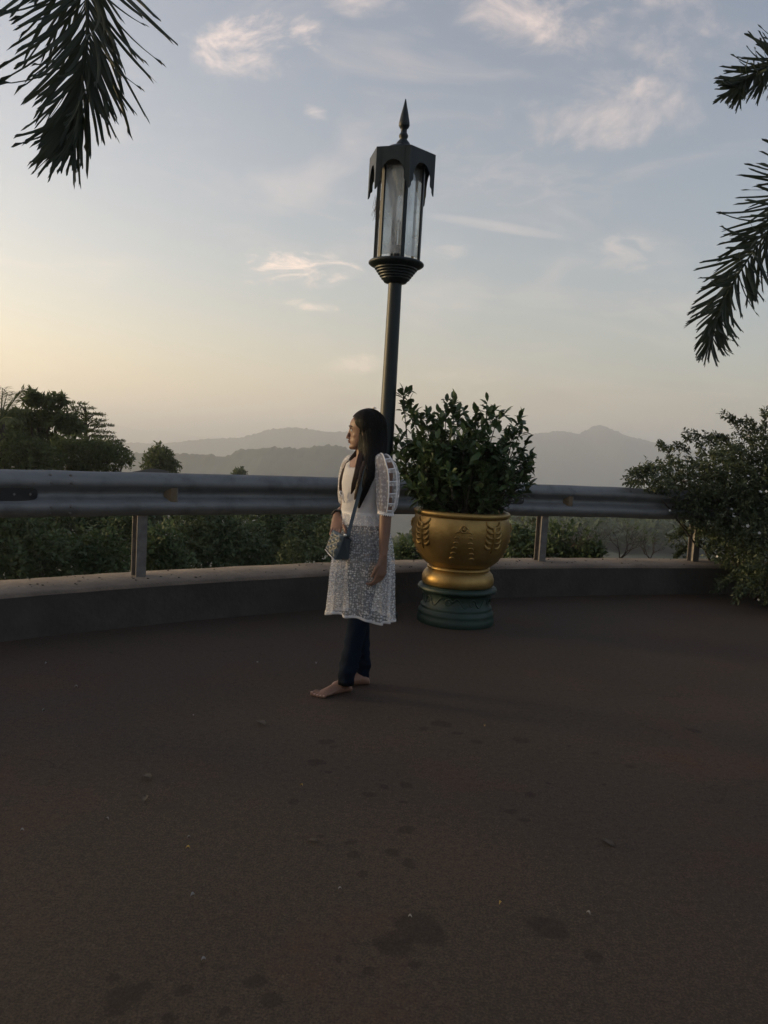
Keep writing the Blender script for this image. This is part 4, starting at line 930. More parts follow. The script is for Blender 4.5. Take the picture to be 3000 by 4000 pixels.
# --- palms whose fronds hang into the picture
def leaflet_meshes():
    r = np.random.default_rng(8); out = []
    for k in range(8):
        n = 8; V, F = [], []; bend = r.uniform(.06, .42); tw = r.uniform(-.5, .5)
        for i in range(n):
            s = i / (n - 1); w = .5 * min(1, .35 + s * 2.2) * (1 - .25 * max(0, s - .75) / .25)
            z = -bend * s * s; c, sn = math.cos(tw * s), math.sin(tw * s)
            V += [(-w * c, s * .86, z + (.35 * w + w * sn) * .055), (0, s * .86, z), (w * c, s * .86, z + (.35 * w - w * sn) * .055)]
        for i in range(n - 1):
            a = i * 3; F += [(a, a + 1, a + 4, a + 3), (a + 1, a + 2, a + 5, a + 4)]
        b = (n - 1) * 3; z = -bend * 1.2
        t1 = len(V); V += [(-.42 + r.normal(0, .1), .94 + r.uniform(0, .05), z), (-.08, .90 + r.uniform(0, .03), z), (.12 + r.normal(0, .1), 1.0, z - .02), (.45, .93 + r.uniform(0, .06), z)]
        F += [(b, b + 1, t1 + 1, t1), (b + 1, b + 2, t1 + 3, t1 + 2), (b + 1, t1 + 2, t1 + 1)]
        m = MB().add(V, F); out.append(m.mesh('leaflet', L_palm))
    return out
LFT = leaflet_meshes()
def bez(pts, n):
    return smooth_line(np.asarray(pts, float), n)
def frond(parent, origin, pts, n, length, width, r, separate=True, rank=2, spread=(R(52), R(24)), hang=.25, rr=.014, start=.1):
    line = bez(pts, 60); T = np.gradient(line, axis=0); T /= np.linalg.norm(T, axis=1)[:, None]
    m = MB().tube(line - origin, np.linspace(rr, rr * .2, 60), 6)
    fo = m.build('frond', L_palm, parent); vs, fs, off = [], [], 0
    for k in range(n):
        s = start + (1 - start) * (k + r.uniform(0, .6)) / n; i = min(59, int(s * 59)); p, d = line[i], T[i]
        ref = np.array([0, 1.0, 0]) + np.array([.0, 0, 0]); u = np.cross(d, ref); u /= np.linalg.norm(u); w = np.cross(u, d)
        side = 1 if k % 2 else -1
        a = r.normal(0, .55) + (r.choice([0, .9, -.9]) if rank > 2 else 0)
        out = side * (u * math.cos(a) + w * math.sin(a) * side)
        inc = spread[0] * (1 - s) + spread[1] * s + r.normal(0, .08)
        ld = d * math.cos(inc) + out * math.sin(inc); ld[2] -= hang * r.uniform(.5, 1.3); ld /= np.linalg.norm(ld)
        L = length * (1 - .52 * max(0, s - .35) / .65) * r.uniform(.75, 1.1) * (1 if s < .97 else .8); Wd = width * r.uniform(.65, 1.25)
        x = np.cross(ld, w + rdir(1, r)[0] * .5); x /= np.linalg.norm(x); z = np.cross(x, ld)
        M = Matrix(((x[0] * Wd, ld[0] * L, z[0] * L, p[0] - origin[0]), (x[1] * Wd, ld[1] * L, z[1] * L, p[1] - origin[1]), (x[2] * Wd, ld[2] * L, z[2] * L, p[2] - origin[2]), (0, 0, 0, 1)))
        me = LFT[r.integers(0, 8)]
        if separate:
            o = link('leaflet', me, fo); o.matrix_local = M
        else:
            vv = np.array([M @ v.co for v in me.vertices]); vs.append(vv); fs += [tuple(np.array(q.vertices) + off) for q in me.polygons]; off += len(vv)
    if not separate:
        mm = MB().add(np.concatenate(vs), fs); tag(mm.build('leaflets', L_palm, fo), kind='stuff')
    return fo
def palm_trunk(t, top, r0, r1):
    n = 40; pr = []
    for i in range(n + 1):
        s = i / n; rad = r0 * (1 - s) + r1 * s + (.006 if i % 2 else 0); pr.append((rad, top * s))
    MB().lathe(pr, 18, cap=False).build('trunk', M_bark, t)
def palms():
    r = np.random.default_rng(61)
    base = np.array([-3.75, 4.05, terrain_h(-3.75, 4.05)]); t = empty('palm_tree', base, label='palm standing left of the picture, one frond hanging into the top left corner', cat='palm')
    crown = np.array([-3.72, 4.05, 4.55]); palm_trunk(t, crown[2] - base[2], .12, .075)
    Y = 3.9
    pts = [crown, P(-150, -520, Y), P(200, -420, Y), P(325, -220, Y), P(340, -20, Y), P(340, 150, Y), P(325, 300, Y), P(300, 420, Y), P(272, 520, Y)]
    frond(t, base, pts, 200, .60, .016, r, True, 2, (R(66), R(14)), .10, .016, .30)
    for d in ((-1, .3, .5), (-.7, -.8, .7), (.1, -1, .8), (-.6, 1, .6)):
        d = np.array(d) / np.linalg.norm(d); e = crown + d * 1.6 + np.array([0, 0, -.9]); frond(t, base, [crown, crown + d * .7 + (0, 0, .25), crown + d * 1.3, e], 90, .42, .034, r, False, 2, hang=.3)
    base = np.array([4.75, 7.1, 0.0]); t = empty('palm_tree', base, label='foxtail palm standing right of the picture, two bushy fronds reaching in', cat='palm')
    crown = np.array([4.72, 7.1, 3.95]); palm_trunk(t, crown[2], .15, .085)
    frond(t, base, [crown, P(3380, 640, 7.1), P(3210, 690, 7.1), P(3060, 830, 7.0), P(2930, 1000, 7.0), P(2825, 1180, 7.0), P(2780, 1340, 7.0)], 295, .60, .024, r, True, 3, (R(74), R(30)), .06, .02, .14)
    frond(t, base, [crown, P(3420, 330, 7.4), P(3250, 190, 7.4), P(3080, 220, 7.3), P(2960, 280, 7.3), P(2870, 345, 7.3)], 200, .52, .024, r, True, 3, (R(74), R(30)), .06, .02, .2)
    for d in ((1, .2, .5), (.6, -.9, .7), (.5, .9, .8)):
        d = np.array(d) / np.linalg.norm(d); e = crown + d * 1.8 + np.array([0, 0, -.9]); frond(t, base, [crown, crown + d * .8 + (0, 0, .3), crown + d * 1.5, e], 120, .42, .032, r, False, 3, hang=.2)
palms()
# ================================================================== PERSON
def noise_mat_skin():
    m = mat('brown_skin', (0.20, 0.108, 0.072), 0.5, vary=0.10, scale=14, bump=0.05, bscale=220, spec=0.35)
    return m
M_skin = noise_mat_skin()
M_hair = mat('dark_brown_hair', (0.008, 0.0065, 0.006), 0.5, vary=0.4, scale=40, spec=0.2)
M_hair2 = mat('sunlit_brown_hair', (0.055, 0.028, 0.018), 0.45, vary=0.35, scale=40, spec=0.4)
M_jeans = mat('dark_blue_denim', (0.004, 0.008, 0.016), 0.9, spec=.1, color2=(0.007, 0.013, 0.025), scale=20, bump=0.3, bscale=300)
M_nail = mat('nail', (0.42, 0.27, 0.21), 0.3)
M_dark = mat('dark_lash', (0.008, 0.006, 0.006), 0.6)
M_eye = mat('eye_white', (0.6, 0.58, 0.55), 0.2)
def lace(name, open_lo, open_hi, col=(0.74, 0.72, 0.72), size=46.0, lo=0.12, hi=1.0):
    """white floral lace: woven flowers solid, net between them sheer"""
    m = bpy.data.materials.new(name); m.use_nodes = True; n, l = m.node_tree.nodes, m.node_tree.links
    b = n['Principled BSDF']; b.inputs['Base Color'].default_value = (*col, 1); b.inputs['Roughness'].default_value = 0.85; b.inputs['Specular IOR Level'].default_value = 0.15
    tl = n.new('ShaderNodeBsdfTranslucent'); tl.inputs['Color'].default_value = (*col, 1)
    mx = n.new('ShaderNodeMixShader'); mx.inputs[0].default_value = 0.35; l.new(b.outputs[0], mx.inputs[1]); l.new(tl.outputs[0], mx.inputs[2])
    uv = n.new('ShaderNodeUVMap'); uv.uv_map = 'UVMap'
    vo = n.new('ShaderNodeTexVoronoi'); vo.inputs['Scale'].default_value = size; vo.inputs['Randomness'].default_value = 0.55; l.new(uv.outputs[0], vo.inputs['Vector'])
    v2 = n.new('ShaderNodeTexVoronoi'); v2.inputs['Scale'].default_value = size * 3.1; v2.inputs['Randomness'].default_value = 0.9; l.new(uv.outputs[0], v2.inputs['Vector'])
    s = n.new('ShaderNodeMath'); s.operation = 'MULTIPLY_ADD'; s.inputs[1].default_value = 0.55; l.new(v2.outputs['Distance'], s.inputs[0]); l.new(vo.outputs['Distance'], s.inputs[2])
    r = n.new('ShaderNodeMapRange'); r.interpolation_type = 'SMOOTHSTEP'; r.inputs['From Min'].default_value = open_lo; r.inputs['From Max'].default_value = open_hi; r.inputs['To Min'].default_value = hi; r.inputs['To Max'].default_value = lo
    l.new(s.outputs[0], r.inputs['Value'])
    tr = n.new('ShaderNodeBsdfTransparent'); m2 = n.new('ShaderNodeMixShader'); l.new(r.outputs[0], m2.inputs[0]); l.new(tr.outputs[0], m2.inputs[1]); l.new(mx.outputs[0], m2.inputs[2])
    l.new(m2.outputs[0], n['Material Output'].inputs['Surface'])
    bp = n.new('ShaderNodeBump'); bp.inputs['Strength'].default_value = 0.5; bp.inputs['Distance'].default_value = 0.002; bp.invert = True
    l.new(s.outputs[0], bp.inputs['Height']); l.new(bp.outputs[0], b.inputs['Normal'])
    return m
M_lace_skirt = lace('sheer_white_lace', 0.36, 0.80, lo=0.26, hi=.88, col=(0.93, 0.91, 0.91), size=76.0)
M_lace_bodice = lace('lined_white_lace', 0.9, 1.6, lo=0.8)
M_lace_sleeve = lace('sleeve_white_lace', 0.40, 0.85, lo=0.40, hi=.85, col=(0.86, 0.84, 0.84), size=52.0)
M_white = mat('white_cotton', (0.72, 0.70, 0.70), 0.85, vary=.06, scale=30)
M_bag = mat('dark_teal_leatherette', (0.036, 0.050, 0.058), 0.38, vary=.2, scale=20, bump=.1, bscale=200)
M_silver = mat('silver_metal', (0.6, 0.6, 0.6), 0.3, 0.9)

B0 = G(1388, 2690); B0[2] = 0.0
def Q(x, y, Y): return P(x, y, Y) - B0
FV = np.array([-.82, -.57, 0]); FV /= np.linalg.norm(FV); LV_ = np.array([-FV[1], FV[0], 0])
LV_ = np.array([.57, -.82, 0]); LV_ /= np.linalg.norm(LV_)
def ring(c, a, b, n=40, f=FV, l=LV_, fold=None, up=None, ph=0.0):
    th = np.arange(n) / n * 2 * math.pi
    k = np.ones(n) if fold is None else fold(th)
    return np.asarray(c) + (np.cos(th) * b * k)[:, None] * f + (np.sin(th) * a * k)[:, None] * l
def build_person():
    pe = empty('person', B0, label='barefoot standing person in white lace dress and dark jeans, looking left', cat='person')
    # ---------------------------------------------------------------- body, one continuous skin
    m = MB()
    SY = 4.25
    torso = [((1424, 2185), .122, .092), ((1424, 2140), .125, .095), ((1420, 2070), .115, .085), ((1414, 2000), .108, .080), ((1418, 1930), .118, .088), ((1424, 1875), .130, .095), ((1428, 1835), .140, .085), ((1430, 1805), .125, .066), ((1428, 1788), .070, .052)]
    m.loft([ring(Q(x, y, SY), a, b, 28) for (x, y), a, b in torso], True, True)
    m.tube([Q(1429, 1815, SY + .005), Q(1424, 1775, SY), Q(1426, 1735, SY)], [.052, .045, .046], 16)
    # head: rings from chin to crown; forward is left in the picture, turned a little away
    hf = np.array([-.985, .17, 0]); hl = np.array([-.17, -.985, 0]); hc = Q(1427, 1759, SY)
    hz = np.array([.03, 0, 1.0]); hz /= np.linalg.norm(hz)
    def H(x, y, z): return hc + hf * x + hl * y + np.array([0, 0, 1]) * z
    prof = [(0.000, .076, .036, .016), (.004, .083, .018, .028), (.014, .087, .0, .039), (.028, .084, -.02, .047), (.036, .086, -.03, .051), (.048, .088, -.045, .055), (.060, .085, -.06, .060), (.082, .086, -.075, .066), (.104, .090, -.083, .069), (.120, .095, -.088, .071), (.140, .093, -.09, .072), (.160, .086, -.088, .070), (.180, .069, -.075, .060), (.196, .042, -.052, .042), (.205, .012, -.022, .016)]
    m.loft([[H((fr + bk) / 2 + (fr - bk) / 2 * math.cos(t) - .006 * max(0, math.cos(t)) * abs(math.sin(t)), w * math.sin(t), z) for t in np.arange(28) / 28 * 2 * math.pi] for z, fr, bk, w in prof], True, True)
    nose = [(.110, .087, .010, .006), (.100, .090, .011, .007), (.088, .094, .012, .009), (.074, .099, .014, .012), (.066, .101, .016, .015), (.060, .097, .017, .016), (.056, .088, .014, .014)]
    m.loft([[H(x + .009 * math.cos(t), w * math.sin(t), z) for t in np.arange(12) / 12 * 2 * math.pi] for z, x, _, w in nose], True, True)
    hr = np.stack([hf, hl, [0, 0, 1]], 1)
    for c, r_ in (((.104, 0, .0635), (.0075, .009, .0075)), ((.088, .012, .060), (.010, .008, .006)), ((.088, -.012, .060), (.010, .008, .006)), ((.089, 0, .0465), (.009, .021, .0052)), ((.087, 0, .0385), (.009, .018, .0055)), ((.078, 0, .013), (.014, .020, .014)),
                  ((.080, .022, .119), (.012, .022, .006)), ((.080, -.022, .119), (.012, .022, .006)), ((.040, .040, .078), (.026, .015, .022)), ((.040, -.040, .078), (.026, .015, .022)), ((-.004, .071, .090), (.016, .008, .030)), ((-.004, -.071, .090), (.016, .008, .030))):
        m.ellipsoid(H(*c), r_, hr, 12, 8)
    # arms
    def arm(pts, rad): m.tube(pts, rad, 14)
    LS, LE, LW = Q(1505, 1822, 4.13), Q(1506, 2012, 4.115), Q(1497, 2172, 4.085)
    arm([Q(1470, 1815, 4.17), LS, LS * .5 + LE * .5, LE, LE * .6 + LW * .4, LW * .95 + LE * .05, LW], [.050, .046, .037, .033, .031, .022, .021])
    RS, RE, RW = Q(1366, 1822, 4.37), Q(1352, 1985, 4.43), Q(1317, 2012, 4.235)
    arm([Q(1395, 1815, 4.33), RS, RS * .5 + RE * .5, RE, RE * .55 + RW * .45, RW], [.050, .045, .037, .033, .029, .022])
    def hand(wrist, palm_end, fingers, thumb, across, palm_t=.011, palm_w=.036):
        """palm as a flattened slab from wrist to knuckles, then five separate fingers"""
        ax = palm_end - wrist; L = np.linalg.norm(ax); ax /= L; ac = across - ax * (across @ ax); ac /= np.linalg.norm(ac); nn = np.cross(ax, ac)
        rings = []
        for s, w, t in ((-.12, .021, .019), (.1, .026, .016), (.4, .033, .014), (.75, palm_w + .002, .0125), (1.0, palm_w, .011), (1.08, palm_w - .006, .008)):
            c = wrist + ax * L * s; rings.append([c + ac * w * math.cos(q) + nn * t * math.sin(q) for q in np.arange(16) / 16 * 2 * math.pi])
        m.loft(rings, True, True); tips = []
        for f_ in fingers:
            m.tube(f_, np.linspace(.0088, .0064, len(f_)), 9); m.ellipsoid(f_[-1], (.0066,) * 3, None, 8, 6); tips.append(f_[-1])
        m.tube(thumb, np.linspace(.0115, .0072, len(thumb)), 9); m.ellipsoid(thumb[-1], (.0074,) * 3, None, 8, 6)
        return tips
    # left hand hangs relaxed, fingers curled forward
    lk = Q(1486, 2246, 4.075); ac = np.array([-.45, -.85, 0.15]); ac = np.array([-.75, -.62, 0])
    FG = []
    for k, o in enumerate((.027, .009, -.009, -.026)):
        b = lk + ac / np.linalg.norm(ac) * o; L = (.040, .045, .042, .033)[k]
        d1 = np.array([-.35 - .05 * k, -.05, -1.0]); d2 = np.array([-.85, .15, -.75]); d3 = np.array([-1.0, .35, .05])
        p1 = b + d1 / np.linalg.norm(d1) * L * .85; p2 = p1 + d2 / np.linalg.norm(d2) * L * .65; p3 = p2 + d3 / np.linalg.norm(d3) * L * .5
        FG.append([b - d1 / np.linalg.norm(d1) * .02, b, p1, p2, p3])
    th = [Q(1487, 2196, 4.075), Q(1471, 2215, 4.05), Q(1460, 2236, 4.045), Q(1453, 2252, 4.05)]
    hand(LW, lk, FG, th, ac, palm_w=.035)
    # right hand resting over the top of the bag, fingers pointing down
    rk = Q(1315, 2066, 4.165); acr = LV_ * .8 + np.array([.35, 0, -.15]); FG2 = []
    for k, o in enumerate((.028, .009, -.010, -.027)):
        b = rk + acr / np.linalg.norm(acr) * o; x = (1333, 1322, 1311, 1302)[k]; y = (2118, 2124, 2118, 2106)[k]; Yt = (4.035, 4.05, 4.07, 4.09)[k]
        e = Q(x - 4, y, Yt); mid = (b + e) / 2 + FV * .014
        FG2.append([b + (RW - b) * .25, b, mid, e])
    th2 = [Q(1330, 2030, 4.20), Q(1342, 2050, 4.17), Q(1348, 2068, 4.14), Q(1350, 2084, 4.12)]
    hand(RW, rk, FG2, th2, acr, palm_w=.036)
    # legs
    LH, LK, LA = Q(1440, 2165, 4.20), Q(1400, 2420, 4.14), Q(1352, 2652, 4.15)
    RH, RK, RA = Q(1410, 2165, 4.31), Q(1404, 2415, 4.30), Q(1416, 2632, 4.37)
    for h, k, a in ((LH, LK, LA), (RH, RK, RA)):
        m.tube([h, h * .5 + k * .5, k, k * .6 + a * .4, a * .85 + k * .15, a - np.array([0, 0, .01])], [.076, .064, .047, .045, .032, .031], 16)
    feet = []
    for Hh, Tt, a, inner in ((G(1369, 2700), G(1229, 2726), LA, 1), (G(1440, 2672), G(1293, 2680), RA, -1)):
        Hh = Hh - B0; Tt = Tt - B0; Hh[2] = Tt[2] = 0; u = Tt - Hh; L = np.linalg.norm(u); u /= L; v = np.array([u[1], -u[0], 0]) * inner   # v towards the big toe
        if inner == 1: v = np.array([u[1], -u[0], 0])
        rings = []
        for s, w, h, off in ((-.02, .012, .022, 0), (.02, .024, .045, 0), (.12, .029, .066, 0), (.24, .030, .082, 0), (.36, .031, .074, 0), (.52, .035, .056, .001), (.68, .040, .040, .003), (.80, .042, .029, .004), (.87, .038, .021, .004)):
            c = Hh + u * L * s + v * off; rings.append([c + v * w * math.cos(q) * (1 if math.sin(q) < 0 else (1 - .35 * math.sin(q))) + np.array([0, 0, h / 2 + h / 2 * math.sin(q)]) for q in np.arange(18) / 18 * 2 * math.pi])
        m.loft(rings, True, True)
        m.tube([a + np.array([0, 0, .03]), a - np.array([0, 0, .02]), Hh + u * L * .22 + np.array([0, 0, .045])], [.032, .032, .031], 14)
        for k, (o, e, rr) in enumerate(((.031, 1.0, .0125), (.0135, .985, .0092), (-.002, .955, .0088), (-.016, .915, .0084), (-.029, .865, .0080))):
            b = Hh + u * L * (e - .20) + v * o + np.array([0, 0, .016]); t_ = Hh + u * L * (e - .03) + v * (o * 1.08) + np.array([0, 0, rr * .95]); mid = (b + t_) / 2 + np.array([0, 0, .006])
            m.tube([b, mid, t_], [rr * 1.05, rr, rr * .95], 10); m.ellipsoid(t_, (rr, rr, rr * .95), None, 10, 6); feet.append((t_ + np.array([0, 0, rr * .85]) + u * rr * .35, u, v, rr))
    tmp = m.build('body', M_skin)
    md = tmp.modifiers.new('r', 'REMESH'); md.mode = 'VOXEL'; md.voxel_size = 0.0034; md.use_smooth_shade = True
    ms = tmp.modifiers.new('s', 'SMOOTH'); ms.factor = 0.5; ms.iterations = 4
    dg = bpy.context.evaluated_depsgraph_get(); me = bpy.data.meshes.new_from_object(tmp.evaluated_get(dg)); bpy.data.objects.remove(tmp)
    me.name = 'body'; me.materials.clear(); me.materials.append(M_skin); me.polygons.foreach_set('use_smooth', [True] * len(me.polygons))
    body = link('body', me, pe)
    for p, u, v, rr in feet:
        rot = np.stack([u, v, np.cross(u, v)], 1); MB().ellipsoid(p, (rr * .75, rr * .62, .0022), rot, 8, 6).build('toenail', M_nail, body)
    for s in (1, -1):
        e = MB().ellipsoid(H(.0705, .030 * s, .104), (.0112,) * 3); e.build('eye', M_eye, body)
        MB().ellipsoid(H(.0800, .031 * s, .104), (.003, .005, .005), hr).build('iris', M_dark, body)
        MB().tube([H(.081, .016 * s, .110), H(.0835, .030 * s, .1115), H(.072, .045 * s, .107)], [.0016, .0022, .0014], 6).build('eyelash', M_dark, body)
        MB().tube([H(.0945, .008 * s, .1235), H(.0915, .020 * s, .127), H(.080, .040 * s, .127), H(.066, .052 * s, .121)], [.002, .0035, .003, .0012], 6).build('eyebrow', M_dark, body)
    M_lip = mat('lip', (0.16, 0.055, 0.045), .45)
    MB().ellipsoid(H(.0905, 0, .0468), (.0085, .0185, .0045), hr).build('lip', M_lip, body); MB().ellipsoid(H(.0885, 0, .0385), (.0085, .016, .0048), hr).build('lip', M_lip, body)
    # ---------------------------------------------------------------- jeans
    j = MB()
    def leg(h, k, a, seed):
        pts, rad = [], []
        for s in np.linspace(0, 1, 64):
            p = h * (1 - s * 2) + k * s * 2 if s < .5 else k * (2 - 2 * s) + a * (2 * s - 1); pts.append(p)
            r0 = np.interp(s, [0, .25, .5, .68, .85, .93, 1], [.078, .070, .054, .052, .046, .044, .043])
            rad.append(r0)
        pts = np.array(pts); rad = np.array(rad); n = 30; rings = []
        for i, (p, r0) in enumerate(zip(pts, rad)):
            s = i / 63; th = np.arange(n) / n * 2 * math.pi
            crumple = (.011 * np.array([mnoise.noise(Vector((math.cos(q) * .8 + seed, math.sin(q) * .8, i * .30 + .5 * math.cos(q + seed)))) for q in th]) * min(1, .25 + max(0, (s - .6) * 4))) + .009 * math.exp(-((s - .90) / .045) ** 2) + .006 * math.exp(-((s - .80) / .03) ** 2)
            rr = r0 + crumple; rings.append(p + (np.cos(th) * rr)[:, None] * np.array([1, 0, 0]) + (np.sin(th) * rr)[:, None] * np.array([0, 1, 0]))
        end = a - np.array([0, 0, .030]); rings.append(np.array([end + (q - pts[-1]) * 1.0 for q in rings[-1]]))
        rings.append(np.array([end + (q - end) * .90 + np.array([0, 0, .012]) for q in rings[-1]]))
        j.loft(rings, True, False)
    leg(LH, LK, LA, .3); leg(RH, RK, RA, 2.0)
    j.loft([ring(Q(x, y, SY), a, b, 28) for (x, y), a, b in (((1424, 2215), .105, .088), ((1424, 2180), .134, .100), ((1424, 2140), .135, .102), ((1420, 2075), .126, .092), ((1418, 2050), .120, .088))], True, False)
    j.build('jeans', M_jeans, pe)
    # ---------------------------------------------------------------- dress
    def cloth(name, rings, material, ulen, parent=pe, holes=None, closed=True, uvs=1.0):
        rings = np.asarray(rings); nr, nc = rings.shape[:2]; mm = MB(); V = rings.reshape(-1, 3); F, UV = [], []
        per = ulen
        dv = np.concatenate([[0], np.cumsum(np.linalg.norm(np.diff(rings.mean(1), axis=0), axis=1))])
        for i in range(nr - 1):
            for jx in range(nc if closed else nc - 1):
                if holes is not None and holes(i, jx): continue
                k = (jx + 1) % nc; F.append((i * nc + jx, i * nc + k, (i + 1) * nc + k, (i + 1) * nc + jx))
                u0, u1 = jx / nc * per, (jx + 1) / nc * per; UV += [(u0, dv[i]), (u1, dv[i]), (u1, dv[i + 1]), (u0, dv[i + 1])]
        mm.add(V, F); me = mm.mesh(name, material); uvl = me.uv_layers.new(name='UVMap'); uvl.data.foreach_set('uv', np.array(UV, np.float32).ravel() * uvs)
        return link(name, me, parent)
    wr = lambda k, amp, sd: (lambda th: 1 + amp * np.sin(th * k + sd) + amp * .6 * np.sin(th * (k * 2 + 1) + sd * 2.3))
    # bodice
    bod = [((1429, 1792), .088, .068), ((1430, 1798), .112, .076), ((1430, 1810), .146, .088), ((1429, 1835), .152, .098), ((1425, 1862), .146, .108), ((1421, 1890), .142, .112), ((1417, 1925), .132, .106), ((1413, 1960), .125, .100), ((1410, 1985), .124, .100), ((1409, 2000), .126, .102), ((1411, 2022), .131, .110), ((1414, 2044), .134, .116)]
    rg = []
    for i, ((x, y), a, b) in enumerate(bod):
        c = Q(x, y, SY); r_ = ring(c, a, b, 64, fold=wr(5, .010 * min(1, i / 4), i * .35)); th = np.arange(64) / 64 * 2 * math.pi
        r_[:, 2] -= .075 * np.clip(np.cos(th), 0, 1) ** 3 * (1 - min(1, i / 3.0)) ; rg.append(r_)
    cloth('bodice', rg, M_lace_bodice, .75)
    # waist seam and a thin tie at the front
    cloth('waistband', [ring(Q(1409, y, SY), .1275, .1035, 48) for y in (1996, 2001, 2008)], M_white, .75)
    tie = [Q(1345, 1962, 4.19), Q(1336, 1940, 4.17), Q(1328, 1926, 4.17), Q(1330, 1919, 4.175), Q(1337, 1924, 4.18), Q(1343, 1945, 4.185)]
    MB().tube(bez(tie, 20), .0038, 6).build('tie', M_white, pe)
    # skirt: gathered, falling in soft pleats
    prof = [(2004, 1409, .128, .104), (2030, 1412, .140, .122), (2070, 1418, .152, .138), (2120, 1420, .164, .150), (2180, 1418, .172, .160), (2240, 1414, .178, .168), (2300, 1411, .178, .170), (2350, 1408, .180, .174), (2385, 1406, .182, .176), (2408, 1405, .183, .178)]
    NC = 220; rg = []; pr = np.array(prof)
    ys = np.linspace(2004, 2408, 54)
    th = np.arange(NC) / NC * 2 * math.pi
    for y in ys:
        x = np.interp(y, pr[:, 0], pr[:, 1]); a = np.interp(y, pr[:, 0], pr[:, 2]); b = np.interp(y, pr[:, 0], pr[:, 3]); s = (y - 2004) / 404
        pl = .5 + .5 * np.sin(th * 13 + .8 * np.sin(th * 3 + .5) + .25 * math.sin(s * 3)); pl2 = np.sin(th * 7 + 1.7 + .7 * s)
        k = 1 + (.06 + .12 * s ** .7) * (pl ** 1.3 - .5) * (1 - .0) + .030 * s * pl2 + .012 * np.sin(th * 29 + 3 * s) * (1 - s)
        c = Q(x, y, SY); r_ = c + (np.cos(th) * b * k)[:, None] * FV + (np.sin(th) * a * k)[:, None] * LV_
        lift = .038 * np.clip(np.cos(th - .55), 0, 1) ** 2 - .010 * np.clip(np.sin(th - .2), 0, 1) + .004 * np.sin(th * 7 + 1.0)
        r_[:, 2] += lift * s ** 2; rg.append(r_)
    cloth('skirt', rg, M_lace_skirt, 1.15)
    hem = [rg[-1] * 1.0, rg[-1] + np.array([0, 0, -.008]), rg[-1] + np.array([0, 0, -.009])]
    cloth('skirt_hem', [rg[-1] + (rg[-1] - rg[-1].mean(0)) * .012 + np.array([0, 0, .010]), rg[-1] + (rg[-1] - rg[-1].mean(0)) * .014 + np.array([0, 0, -.003]), rg[-1] - (rg[-1] - rg[-1].mean(0)) * .008 + np.array([0, 0, -.004])], M_white, 1.15)
    # sleeves: the near one is a puff with a ladder of open slots down its outer seam
    def sleeve(path, rad, name, ladder=False):
        path = bez(path, 44); T = np.gradient(path, axis=0); T /= np.linalg.norm(T, axis=1)[:, None]; rg = []; n = 72
        rads = np.interp(np.linspace(0, 1, 44), np.linspace(0, 1, len(rad)), rad); th = np.arange(n) / n * 2 * math.pi
        for i in range(44):
            u = np.array([1.0, 0, 0]) - T[i] * T[i][0]; u /= np.linalg.norm(u); w = np.cross(T[i], u)
            if w[1] > 0: w = -w                                   # w towards the camera
            k = 1 + .045 * np.sin(th * 9 + i * .06) * math.sin(math.pi * i / 43) + .02 * np.sin(th * 4 + i * .2)
            rg.append(path[i] + (np.cos(th) * rads[i] * k)[:, None] * u + (np.sin(th) * rads[i] * k)[:, None] * w)
        def hole(i, jx):
            t = (jx + .5) / n * 2 * math.pi; return ladder and 5 <= i < 41 and (i - 5) % 6 < 4 and R(47) < t < R(86)
        o = cloth(name, rg, M_lace_sleeve, .36, holes=hole); return rg
    s1 = sleeve([Q(1478, 1800, 4.17), Q(1497, 1818, 4.14), Q(1512, 1860, 4.12), Q(1514, 1920, 4.11), Q(1511, 1970, 4.11), Q(1507, 2000, 4.112)], [.045, .058, .064, .062, .055, .040], 'sleeve', True)
    n = 72
    for i0 in range(9, 41, 6):                                    # rungs of the ladder, white binding
        mm = MB(); a = [s1[i0][jx % n] for jx in range(9, 18)]; cc = np.mean(s1[i0], 0); pts = [cc + (p - cc) * 1.02 for p in a]; mm.tube(pts, .0042, 6).build('sleeve_rung', M_white, pe)
    for jx in (9, 17):
        pts = [np.mean(s1[i], 0) + (s1[i][jx] - np.mean(s1[i], 0)) * 1.02 for i in range(3, 43)]; MB().tube(pts, .0040, 6).build('sleeve_binding', M_white, pe)
    cu = MB(); last = s1[-1]; c = last.mean(0)
    cloth('sleeve_cuff', [c + (last - c) * 1.04 + np.array([0, 0, .008]), c + (last - c) * 1.06, c + (last - c) * 1.05 + np.array([0, 0, -.010])], M_white, .3)
    for k in range(24):
        p = c + (last[k * 3] - c) * 1.05 + np.array([0, 0, -.012]); cu.ellipsoid(p, (.0035, .0035, .005), None, 6, 4)
    cu.build('cuff_picot', M_white, pe)
    sleeve([Q(1392, 1800, 4.33), Q(1374, 1818, 4.36), Q(1362, 1870, 4.40), Q(1356, 1930, 4.42), Q(1353, 1965, 4.43)], [.045, .056, .058, .054, .042], 'sleeve')
    # ---------------------------------------------------------------- hair
    r = np.random.default_rng(77)
    hm = MB(); cap_c = H(-.008, 0, .125); R3 = np.array([.100, .084, .099])
    th = np.linspace(0, math.pi * .56, 14); rings = []
    # cap over the skull, cut clear of the face
    for t in th:
        row = []
        for q in np.arange(36) / 36 * 2 * math.pi:
            d = np.array([math.sin(t) * math.cos(q), math.sin(t) * math.sin(q), math.cos(t)]); front = max(0, math.cos(q))
            lim = math.pi * (.62 - .36 * front ** .7); tt = min(t, lim) if front > 0 else t
            d = np.array([math.sin(tt) * math.cos(q), math.sin(tt) * math.sin(q), math.cos(tt)]); p = d * R3 * (1 if front == 0 or t <= lim else .97); row.append(cap_c + hf * p[0] + hl * p[1] + np.array([0, 0, 1]) * p[2])
        rings.append(row)
    hm.loft(rings, True, False)
